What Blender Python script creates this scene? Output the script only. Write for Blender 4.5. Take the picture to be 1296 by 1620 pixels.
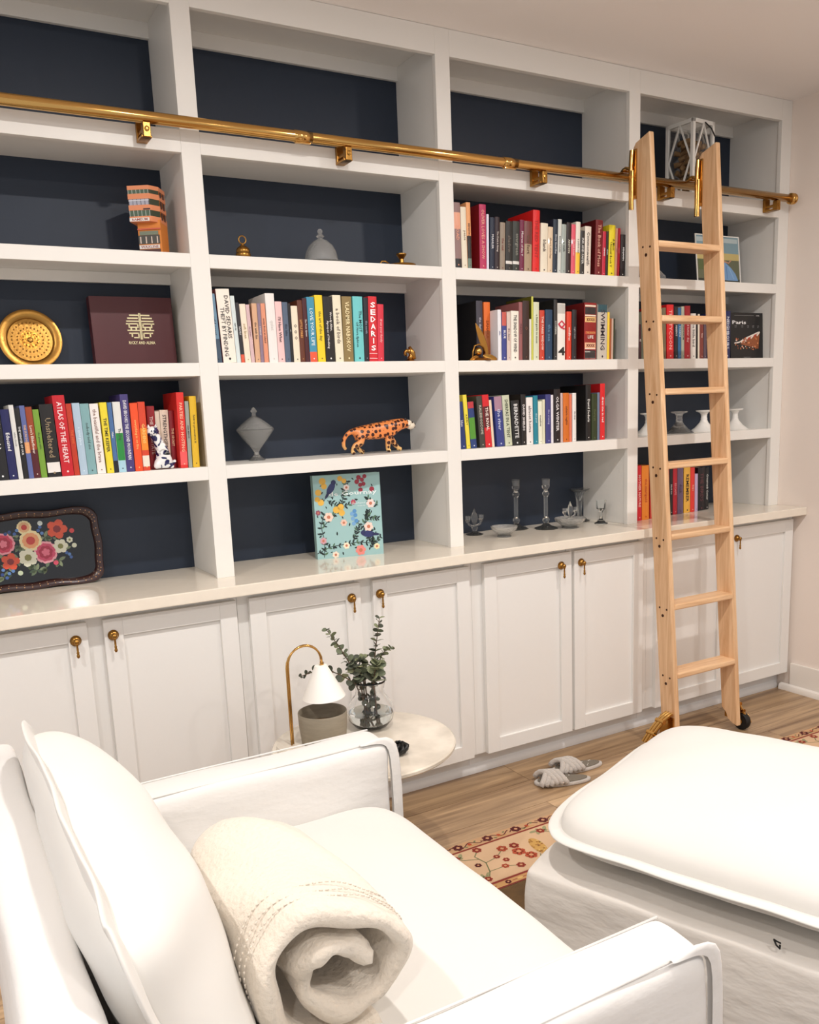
import bpy, bmesh, math, random
from mathutils import Vector, Matrix
C = bpy.context.scene.collection
for o in list(bpy.data.objects): bpy.data.objects.remove(o)
PI = math.pi

# ---------------------------------------------------------------- camera, light, exposure
scn = bpy.context.scene
cam_d = bpy.data.cameras.new('camera'); cam = bpy.data.objects.new('camera', cam_d); C.objects.link(cam)
YAW, PITCH, ROLL = 0.5118503, 0.1880697, 0.0419682
fw = Vector((math.sin(YAW)*math.cos(PITCH), math.cos(YAW)*math.cos(PITCH), -math.sin(PITCH)))
rt = Vector((math.cos(YAW), -math.sin(YAW), 0)); dn = fw.cross(rt)
rt2 = rt*math.cos(ROLL) + dn*math.sin(ROLL); dn2 = -rt*math.sin(ROLL) + dn*math.cos(ROLL)
cam.matrix_world = Matrix(((rt2.x, -dn2.x, -fw.x, -0.85787), (rt2.y, -dn2.y, -fw.y, -2.77706), (rt2.z, -dn2.z, -fw.z, 1.43044), (0, 0, 0, 1)))
cam_d.sensor_fit = 'HORIZONTAL'; cam_d.sensor_width = 36
cam_d.lens = 1366.66/1296*36; cam_d.shift_y = (913.06-810)/1296
cam_d.clip_start = 0.02
scn.camera = cam
scn.view_settings.view_transform = 'Standard'; scn.view_settings.look = 'None'
scn.view_settings.exposure = 0.0; scn.view_settings.gamma = 1.0
scn.view_settings.use_curve_mapping = False

world = bpy.data.worlds.new('world'); scn.world = world; world.use_nodes = True
world.node_tree.nodes['Background'].inputs[0].default_value = (0.98, 0.98, 1.0, 1)
world.node_tree.nodes['Background'].inputs[1].default_value = 0.72
LAMP = 21.5
LAMP_COL = (1.0, 0.965, 0.935)
CEIL = 2.735
DOWNLIGHTS = [(-1.55, -1.5), (0.12, -1.5), (1.72, -1.5), (-1.55, -3.3), (0.12, -3.3), (1.72, -3.3)]  # row behind the camera is added fill light for the chair

# ---------------------------------------------------------------- helpers
def lin(c): return tuple((v/255/12.92 if v/255 <= .04045 else ((v/255+.055)/1.055)**2.4) for v in c[:3])

def mat(name, col, rough=.5, metal=0., bump=0., bscale=200., var=0., vscale=8., trans=0., ior=1.45, spec=.5, coat=0., stretch=(1, 1, 1), sheen=0., emit=0., bdist=.004, sss=0., obj_rand=0., col2=None):
    m = bpy.data.materials.new(name); m.use_nodes = True; nt = m.node_tree; p = nt.nodes['Principled BSDF']
    c = lin(col); p.inputs['Base Color'].default_value = (*c, 1)
    p.inputs['Roughness'].default_value = rough; p.inputs['Metallic'].default_value = metal
    p.inputs['Transmission Weight'].default_value = trans; p.inputs['IOR'].default_value = ior
    p.inputs['Specular IOR Level'].default_value = spec; p.inputs['Coat Weight'].default_value = coat
    p.inputs['Coat Roughness'].default_value = .08
    p.inputs['Sheen Weight'].default_value = sheen
    if emit: p.inputs['Emission Color'].default_value = (*c, 1); p.inputs['Emission Strength'].default_value = emit
    if bump or var or col2:
        tc = nt.nodes.new('ShaderNodeTexCoord'); mp = nt.nodes.new('ShaderNodeMapping'); mp.inputs['Scale'].default_value = stretch
        nt.links.new(tc.outputs['Object'], mp.inputs[0])
    if var or col2:
        n = nt.nodes.new('ShaderNodeTexNoise'); n.inputs['Scale'].default_value = vscale; n.inputs['Detail'].default_value = 6
        nt.links.new(mp.outputs[0], n.inputs['Vector'])
        mx = nt.nodes.new('ShaderNodeMix'); mx.data_type = 'RGBA'
        rp = nt.nodes.new('ShaderNodeValToRGB'); rp.color_ramp.elements[0].position = .35; rp.color_ramp.elements[1].position = .68
        nt.links.new(n.outputs[0], rp.inputs[0]); nt.links.new(rp.outputs[0], mx.inputs[0])
        a = tuple(v*(1-var) for v in c) if not col2 else lin(col2)
        mx.inputs[6].default_value = (*a, 1); mx.inputs[7].default_value = (*c, 1)
        nt.links.new(mx.outputs[2], p.inputs['Base Color'])
    if bump:
        n2 = nt.nodes.new('ShaderNodeTexNoise'); n2.inputs['Scale'].default_value = bscale; n2.inputs['Detail'].default_value = 4
        nt.links.new(mp.outputs[0], n2.inputs['Vector'])
        b = nt.nodes.new('ShaderNodeBump'); b.inputs['Strength'].default_value = bump; b.inputs['Distance'].default_value = bdist
        nt.links.new(n2.outputs[0], b.inputs['Height']); nt.links.new(b.outputs[0], p.inputs['Normal'])
    return m

def colmat(name, rough=.5, coat=0., spec=.5):           # printed colours carried by the mesh itself
    m = bpy.data.materials.new(name); m.use_nodes = True; nt = m.node_tree; p = nt.nodes['Principled BSDF']
    a = nt.nodes.new('ShaderNodeAttribute'); a.attribute_name = 'Col'; nt.links.new(a.outputs['Color'], p.inputs['Base Color'])
    p.inputs['Roughness'].default_value = rough; p.inputs['Coat Weight'].default_value = coat; p.inputs['Specular IOR Level'].default_value = spec
    return m

class B:
    def __init__(s): s.v = []; s.f = []; s.c = []; s.col = (255, 255, 255); s.M = Matrix()
    def add(s, vs, fs, col=None):
        k = len(s.v); s.v += [tuple(s.M @ Vector(p)) for p in vs]; s.f += [tuple(k+i for i in f) for f in fs]
        s.c += [col or s.col]*len(fs); return s
    def box(s, x0, x1, y0, y1, z0, z1, bev=0, col=None):
        if bev:
            bm = bmesh.new(); bmesh.ops.create_cube(bm, size=1)
            for v in bm.verts: v.co = Vector((x0+(v.co.x+.5)*(x1-x0), y0+(v.co.y+.5)*(y1-y0), z0+(v.co.z+.5)*(z1-z0)))
            bmesh.ops.bevel(bm, geom=bm.edges[:], offset=bev, segments=2, profile=.6, affect='EDGES')
            bm.verts.index_update(); s.add([v.co.copy() for v in bm.verts], [[v.index for v in f.verts] for f in bm.faces], col); bm.free(); return s
        return s.add([(x0, y0, z0), (x1, y0, z0), (x1, y1, z0), (x0, y1, z0), (x0, y0, z1), (x1, y0, z1), (x1, y1, z1), (x0, y1, z1)],
                     [(0, 3, 2, 1), (4, 5, 6, 7), (0, 1, 5, 4), (1, 2, 6, 5), (2, 3, 7, 6), (3, 0, 4, 7)], col)
    def lathe(s, prof, n=24, c=(0, 0, 0), col=None, flute=0, fd=0.):
        vs = []; fs = []
        for r, z in prof:
            for i in range(n):
                a = 2*PI*i/n; rr = r*(1+fd*math.cos(flute*a)) if flute else r
                vs.append((c[0]+rr*math.cos(a), c[1]+rr*math.sin(a), c[2]+z))
        for j in range(len(prof)-1):
            for i in range(n):
                k = (i+1) % n; fs.append((j*n+i, j*n+k, (j+1)*n+k, (j+1)*n+i))
        if prof[0][0] > 1e-5: fs.append(tuple(range(n))[::-1])
        if prof[-1][0] > 1e-5: fs.append(tuple((len(prof)-1)*n+i for i in range(n)))
        return s.add(vs, fs, col)
    def tube(s, pts, r, n=10, col=None, closed=False):
        pts = [Vector(p) for p in pts]; m = len(pts); vs = []; fs = []
        up = Vector((0, 0, 1))
        for i, p in enumerate(pts):
            t = (pts[min(i+1, m-1)]-pts[max(i-1, 0)]) if not closed else (pts[(i+1) % m]-pts[i-1])
            t.normalize()
            if i == 0:
                up = Vector((0, 0, 1)) if abs(t.z) < .9 else Vector((1, 0, 0))
            u = t.cross(up).normalized(); up = u.cross(t).normalized()
            rr = r[i] if isinstance(r, (list, tuple)) else r
            for k in range(n):
                a = 2*PI*k/n; vs.append(tuple(p+(u*math.cos(a)+up*math.sin(a))*rr))
        for i in range(m if closed else m-1):
            j = (i+1) % m
            for k in range(n):
                l = (k+1) % n; fs.append((i*n+k, i*n+l, j*n+l, j*n+k))
        if not closed: fs += [tuple(range(n))[::-1], tuple((m-1)*n+k for k in range(n))]
        return s.add(vs, fs, col)
    def prism(s, poly, d0, d1, axis='y', col=None):     # 2D polygon (a,b) extruded along an axis
        def P(a, b, d): return {'y': (a, d, b), 'x': (d, a, b), 'z': (a, b, d)}[axis]
        n = len(poly); vs = [P(a, b, d0) for a, b in poly]+[P(a, b, d1) for a, b in poly]
        return s.add(vs, [tuple(range(n)), tuple(range(2*n-1, n-1, -1))]+[(i, (i+1) % n, n+(i+1) % n, n+i) for i in range(n)], col)
    def poly(s, pts, col=None): return s.add(pts, [tuple(range(len(pts)))], col)
    def ball(s, c, r, n=10, col=None, sc=(1, 1, 1)):
        m = max(5, n//2+1); prof = [(max(1e-6, math.sin(PI*j/(m-1))), -math.cos(PI*j/(m-1))) for j in range(m)]
        vs = []; fs = []
        for q, z in prof:
            for i in range(n): a = 2*PI*i/n; vs.append((c[0]+r*q*math.cos(a)*sc[0], c[1]+r*q*math.sin(a)*sc[1], c[2]+r*z*sc[2]))
        for j in range(m-1):
            for i in range(n): k = (i+1) % n; fs.append((j*n+i, j*n+k, (j+1)*n+k, (j+1)*n+i))
        return s.add(vs, fs, col)
    def mesh(s, name, smooth=False, colors=False):
        me = bpy.data.meshes.new(name); me.from_pydata(s.v, [], s.f)
        if smooth is True: me.polygons.foreach_set('use_smooth', [True]*len(me.polygons))
        if colors:
            at = me.color_attributes.new('Col', 'BYTE_COLOR', 'CORNER'); buf = []
            for p, c in zip(me.polygons, s.c):
                l = lin(c); buf += [*l, 1.0]*p.loop_total
            at.data.foreach_set('color', buf)
        bm = bmesh.new(); bm.from_mesh(me)
        if not colors: bmesh.ops.recalc_face_normals(bm, faces=bm.faces[:])
        bm.to_mesh(me); bm.free()
        me.update()
        return me

def obj(name, b, m, parent=None, smooth=False, colors=False, loc=(0, 0, 0), rot=(0, 0, 0), auto=None):
    me = b if isinstance(b, bpy.types.Mesh) else b.mesh(name, smooth or auto is not None, colors)
    if not me.materials: me.materials.append(m)
    o = bpy.data.objects.new(name, me); C.objects.link(o)
    o.location = loc; o.rotation_euler = rot
    if parent: o.parent = parent
    if auto is not None:
        me.polygons.foreach_set('use_smooth', [True]*len(me.polygons))
        bm = bmesh.new(); bm.from_mesh(me); lim = math.radians(auto)
        for e in bm.edges:
            if len(e.link_faces) != 2 or e.calc_face_angle(0) > lim: e.smooth = False
        bm.to_mesh(me); bm.free()
    return o

def tag(o, label, cat, group=None, kind=None):
    o['label'] = label; o['category'] = cat
    if group: o['group'] = group
    if kind: o['kind'] = kind
    return o
def thing(name, label, cat, loc=(0, 0, 0), rot=(0, 0, 0), group=None):
    o = bpy.data.objects.new(name, None); C.objects.link(o); o.location = loc; o.rotation_euler = rot; o.empty_display_size = .05
    return tag(o, label, cat, group)
def struct(o, label=None):
    o['kind'] = 'structure'
    if label: o['label'] = label
    return o
def clone(o, parent, loc=None, rot=None):
    c = o.copy(); C.objects.link(c); c.parent = parent
    if loc is not None: c.location = loc
    if rot is not None: c.rotation_euler = rot
    return c
def tree(o, loc, rot=None, parent=None):
    c = clone(o, parent, loc, rot)
    for ch in o.children:
        d = clone(ch, c)
        for g in ch.children: clone(g, d)
    return c
def mods(o, sub=0, solid=0, bevel=0):
    if solid: md = o.modifiers.new('solid', 'SOLIDIFY'); md.thickness = solid; md.offset = 0
    if bevel: md = o.modifiers.new('bevel', 'BEVEL'); md.width = bevel; md.segments = 2; md.limit_method = 'ANGLE'
    if sub: md = o.modifiers.new('sub', 'SUBSURF'); md.levels = sub; md.render_levels = sub
    return o

_txt = {}
def text_polys(s, bold=0.0):
    key = (s, bold)
    if key not in _txt:
        cu = bpy.data.curves.new('t', 'FONT'); cu.body = s; cu.resolution_u = 1; cu.offset = bold
        ob = bpy.data.objects.new('t', cu); me = bpy.data.meshes.new_from_object(ob)
        vs = [(v.co.x, v.co.y) for v in me.vertices]; fs = [tuple(p.vertices) for p in me.polygons]
        bpy.data.objects.remove(ob); bpy.data.meshes.remove(me)
        if vs:
            x0 = min(v[0] for v in vs); x1 = max(v[0] for v in vs); y0 = min(v[1] for v in vs); y1 = max(v[1] for v in vs)
            vs = [(v[0]-x0, v[1]-y0) for v in vs]; _txt[key] = (vs, fs, x1-x0, y1-y0)
        else: _txt[key] = ([], [], 1, 1)
    return _txt[key]
def text_on(b, s, cx, cz, w, h, y, col, down=False, keep=True, bold=.01, tilt=0.):
    """letters on a plane y=const facing -y; down=True reads from top to bottom"""
    if not s: return
    vs, fs, tw, th = text_polys(s, bold)
    if not vs: return
    sx = w/tw; sy = h/th
    if keep: sx = min(sx, sy*1.05); sy = min(sy, sx*1.6)
    out = []
    for x, z in vs:
        a = (x-tw/2)*sx; c = (z-th/2)*sy
        if down: out.append((cx+c, y, cz-a))
        else: out.append((cx+a*math.cos(tilt)-c*math.sin(tilt), y, cz+c*math.cos(tilt)+a*math.sin(tilt)))
    b.add(out, fs, col)

def skin(name, verts, edges, radii, m, parent=None, sub=2, loc=(0, 0, 0), rot=(0, 0, 0), scale=1.):
    me = bpy.data.meshes.new(name); bm = bmesh.new(); L = bm.verts.layers.skin.verify(); V = []
    for i, (p, r) in enumerate(zip(verts, radii)):
        v = bm.verts.new(Vector(p)*scale); r2 = r if isinstance(r, tuple) else (r, r); v[L].radius = (r2[0]*scale, r2[1]*scale); v[L].use_root = (i == 0); V.append(v)
    for a, c in edges: bm.edges.new((V[a], V[c]))
    bm.to_mesh(me); bm.free()
    t = bpy.data.objects.new(name, me); C.objects.link(t)
    t.modifiers.new('skin', 'SKIN').use_smooth_shade = True
    s = t.modifiers.new('s', 'SUBSURF'); s.levels = sub; s.render_levels = sub
    dg = bpy.context.evaluated_depsgraph_get(); out = bpy.data.meshes.new_from_object(t.evaluated_get(dg))
    bpy.data.objects.remove(t); out.polygons.foreach_set('use_smooth', [True]*len(out.polygons))
    out.materials.clear()
    o = obj(name, out, m, parent, loc=loc, rot=rot)
    return o

# ---------------------------------------------------------------- materials
M = {}
M['cab'] = mat('white_lacquer_paint', (238, 236, 232), .28, bump=.03, bscale=60, spec=.5)
M['shelfwhite'] = mat('white_shelf_paint', (238, 235, 229), .4, bump=.03, bscale=60)
M['counter'] = mat('polished_cream_quartz', (240, 230, 214), .08, var=.03, vscale=30, spec=.5)
M['navy'] = mat('navy_back_paint', (37, 47, 63), .5, bump=.05, bscale=90)
M['wall'] = mat('warm_wall_paint', (238, 226, 216), .7, bump=.08, bscale=120)
M['ceil'] = mat('ceiling_paint', (248, 243, 240), .8, bump=.06, bscale=120)
M['trim'] = mat('trim_paint', (238, 232, 224), .35)
M['kick'] = mat('kick_paint', (228, 228, 228), .4)
M['brass'] = mat('polished_brass', (206, 160, 92), .17, 1., bump=.02, bscale=30)
M['brass2'] = mat('aged_brass', (168, 124, 62), .3, 1., bump=.1, bscale=120)
M['steel'] = mat('brushed_steel', (150, 150, 150), .3, 1.)
M['rubber'] = mat('black_rubber', (22, 20, 20), .6)
M['linen'] = mat('white_linen_slipcover', (228, 225, 221), .85, bump=.5, bscale=9, sheen=.2, stretch=(1, 1, 2.2), bdist=.008)
M['linen2'] = mat('ottoman_linen_slipcover', (226, 220, 212), .85, bump=.7, bscale=6, sheen=.2, stretch=(1, 1, 2.4), bdist=.012)
M['cushion'] = mat('plain_white_cushion_linen', (222, 219, 213), .9, bump=.2, bscale=9, sheen=.2)
M['glass'] = mat('clear_glass', (252, 254, 254), .01, trans=.965, ior=1.4)
M['thin_glass'] = mat('thin_clear_glass', (254, 255, 255), .0, trans=1., ior=1.42)
M['paper'] = mat('book_paper', (226, 214, 190), .9, bump=.3, bscale=60, stretch=(40, 1, 1))
M['print'] = colmat('printed_ink', .42, .15)
M['printm'] = colmat('matte_print', .8)
M['gloss'] = colmat('glossy_painted_colour', .22, .6)
M['book'] = colmat('book_cover_cloth', .5, .1)
M['ceramicw'] = mat('white_glazed_porcelain', (244, 242, 236), .15, coat=.4)

def wood_mat(name, c1, c2, scale, ring=18., rough=.45, rnd=.12, along='z', knots=0.0, bump=.08):
    m = bpy.data.materials.new(name); m.use_nodes = True; nt = m.node_tree; N = nt.nodes; L = nt.links; p = N['Principled BSDF']
    tc = N.new('ShaderNodeTexCoord'); oi = N.new('ShaderNodeObjectInfo'); mp = N.new('ShaderNodeMapping')
    mp.inputs['Scale'].default_value = {'z': (scale, scale, scale*.06), 'x': (scale*.06, scale, scale)}[along]
    ad = N.new('ShaderNodeVectorMath'); ad.operation = 'ADD'; mu = N.new('ShaderNodeVectorMath'); mu.operation = 'SCALE'; mu.inputs['Scale'].default_value = 37.
    cb = N.new('ShaderNodeCombineXYZ'); L.new(oi.outputs['Random'], cb.inputs[0]); L.new(oi.outputs['Random'], cb.inputs[1]); L.new(oi.outputs['Random'], cb.inputs[2])
    L.new(cb.outputs[0], mu.inputs[0]); L.new(tc.outputs['Object'], ad.inputs[0]); L.new(mu.outputs[0], ad.inputs[1]); L.new(ad.outputs[0], mp.inputs[0])
    n = N.new('ShaderNodeTexNoise'); n.inputs['Scale'].default_value = 1.; n.inputs['Detail'].default_value = 9; n.inputs['Roughness'].default_value = .62; n.inputs['Distortion'].default_value = 1.2
    L.new(mp.outputs[0], n.inputs['Vector'])
    r = N.new('ShaderNodeValToRGB'); r.color_ramp.elements[0].position = .33; r.color_ramp.elements[1].position = .66
    r.color_ramp.elements[0].color = (*lin(c1), 1); r.color_ramp.elements[1].color = (*lin(c2), 1)
    L.new(n.outputs[0], r.inputs[0])
    hv = N.new('ShaderNodeHueSaturation'); mr = N.new('ShaderNodeMapRange'); mr.inputs['To Min'].default_value = 1-rnd; mr.inputs['To Max'].default_value = 1+rnd
    L.new(oi.outputs['Random'], mr.inputs[0]); L.new(mr.outputs[0], hv.inputs['Value']); L.new(r.outputs[0], hv.inputs['Color'])
    L.new(hv.outputs[0], p.inputs['Base Color']); p.inputs['Roughness'].default_value = rough
    b = N.new('ShaderNodeBump'); b.inputs['Strength'].default_value = bump; b.inputs['Distance'].default_value = .002; L.new(n.outputs[0], b.inputs['Height']); L.new(b.outputs[0], p.inputs['Normal'])
    return m
M['oak'] = wood_mat('natural_oak', (208, 160, 114), (240, 202, 160), 34., rough=.42, rnd=.05, bump=.12)
M['oakx'] = wood_mat('natural_oak_tread', (208, 160, 114), (240, 202, 160), 34., rough=.42, rnd=.05, along='x', bump=.12)
M['plank'] = wood_mat('greige_oak_plank', (122, 94, 68), (198, 166, 128), 16., rough=.36, rnd=.13, along='x')

def puff(w, d, h, e=5., q=2.4, n=36, crown=0., flange=0., wob=0., seed=0, flat=.0):
    """soft cushion centred on the origin; e: squareness of the plan, q: fullness of the edge"""
    rnd = random.Random(seed); ph = [rnd.uniform(0, 6.28) for _ in range(8)]
    b = B(); rows = []; vs = []; fs = []
    def top(u, v):
        r = (abs(u)**e+abs(v)**e)**(1/e); r = min(r, 1)
        return h/2*max(0, (1-r**q))**(1/q)*(1+crown*(1-u*u)*(1-v*v))
    def W(u, v): return wob*(math.sin(5*u+ph[0]+2*v)*math.sin(4*v+ph[1])+.6*math.sin(9*u+ph[2])*math.sin(8*v+ph[3]+3*u)+.35*math.sin(17*v+ph[4]+5*u)*(abs(u)**3))
    for side in (1, -1):
        k = len(vs)
        for i in range(n+1):
            for j in range(n+1):
                # square grid squeezed onto a superellipse plan, denser near the rim
                s = math.sin(PI/2*(2*i/n-1)); t = math.sin(PI/2*(2*j/n-1)); m = max(abs(s), abs(t)); r = (abs(s)**e+abs(t)**e)**(1/e)
                f = m/r if r > 1e-9 else 1; u = s*f; v = t*f
                z = side*top(u, v)*((1+flat if side > 0 else 1) if flat < 0 else (1 if side > 0 else 1-flat))+(W(u, v) if m < .999 else W(u, v)*.5)
                vs.append((u*w/2, v*d/2, z))
        for i in range(n):
            for j in range(n):
                a = k+i*(n+1)+j; q4 = (a, a+n+1, a+n+2, a+1); fs.append(q4 if side > 0 else q4[::-1])
    b.add(vs, fs)
    me_b = b
    if flange:
        rim = [(i, 0) for i in range(n)]+[(n, j) for j in range(n)]+[(i, n) for i in range(n, 0, -1)]+[(0, j) for j in range(n, 0, -1)]
        R = [Vector(vs[i*(n+1)+j]) for i, j in rim]; m = len(R); fv = []; ff = []
        for k, p in enumerate(R):
            t = (R[(k+1) % m]-R[k-1]).normalized(); o = Vector((t.y, -t.x, 0)); wv = flange*(.10*math.sin(k*.16+ph[5])+.07*math.sin(k*.43+ph[6]))
            up = Vector((0, 0, 1)); c = .006
            fv += [p-o*.01+up*c, p+o*flange+up*(c*.7+wv), p+o*(flange+.002)+up*wv, p+o*flange-up*(c*.7-wv), p-o*.01-up*c]
        for k in range(m):
            j = (k+1) % m
            for i in range(4): ff.append((k*5+i, k*5+i+1, j*5+i+1, j*5+i))
        b2 = B(); b2.add([tuple(x) for x in fv], ff); return b, b2
    return b
def weld(o, d=1e-5):
    bm = bmesh.new(); bm.from_mesh(o.data); bmesh.ops.remove_doubles(bm, verts=bm.verts[:], dist=d); bmesh.ops.recalc_face_normals(bm, faces=bm.faces[:]); bm.to_mesh(o.data); bm.free(); return o

# ---------------------------------------------------------------- room
XL, XR, YB, YF = -3.2, 2.783, 0.31, -4.6
fl = struct(obj('floor', B().box(XL, XR+.1, YF, YB+.1, -.06, -.012), mat('dark_subfloor', (50, 34, 24), .9)))
PW, PL = .185, 1.22
pm = {}
rr = random.Random(4)
for r in range(25):
    y1 = -.045-PW*(r-0); y1 = -.045-PW*(r-1); y0 = y1-PW
    if y0 < YF: break
    off = {1: .616, 2: 1.10, 3: .55, 4: .95, 5: .2}.get(r, rr.uniform(0, PL)) % PL
    x = XL-PL+off
    while x < XR:
        a, c = max(x, XL), min(x+PL, XR+.02)
        if c-a > .02:
            key = round(c-a, 3)
            if key not in pm: pm[key] = B().box(0, c-a-.0022, 0, PW-.0022, -.012, 0).mesh('plank')
            o = obj('plank', pm[key], M['plank'], fl, loc=(a, y0, 0))
        x += PL
struct(obj('ceiling', B().box(XL, XR+.1, YF, YB+.1, CEIL, CEIL+.1), M['ceil']))
struct(obj('wall_back', B().box(XL, XR+.1, YB, YB+.1, 0, CEIL), M['wall']))
struct(obj('wall_right', B().box(XR, XR+.1, YF, YB, -.012, CEIL), M['wall']))
bb = B(); bb.box(XR-.014, XR, YF, -.117, 0.0, .14, bev=.003)
struct(obj('baseboard_right', bb, M['trim']))
b = B(); b.prism([(XR-.015, 0), (XR-.033, 0), (XR-.033, .014), (XR-.028, .026), (XR-.015, .032)], YF, -.07)
struct(obj('trim_1', b, M['trim'], auto=40), 'quarter-round shoe moulding along the right wall')

# recessed ceiling downlights; the farther row is added to brighten the foreground
for i, (x, y) in enumerate(DOWNLIGHTS):
    t = thing('ceiling_downlight', 'recessed round ceiling downlight, %s in the row %s' % (('left one', 'middle one', 'right one')[i % 3], 'near the bookcase' if i < 3 else 'added as fill farther from the bookcase'), 'light', (x, y, CEIL), group='recessed downlights')
    obj('trim_ring', B().lathe([(.052, -.001), (.052, -.012), (.074, -.012), (.08, -.006), (.08, -.0005)], 32), M['trim'], t, auto=40)
    obj('lens', B().lathe([(1e-6, -.004), (.052, -.004)], 32), mat('lit_lens%d' % i, (255, 240, 220), emit=6.), t)
    l = bpy.data.lights.new('downlight', 'AREA'); l.shape = 'DISK'; l.size = .09; l.energy = LAMP*(1 if i < 3 else .8); l.color = LAMP_COL
    lo = bpy.data.objects.new('lamp_beam', l); C.objects.link(lo); lo.location = (0, 0, -.02); lo.parent = t

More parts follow.
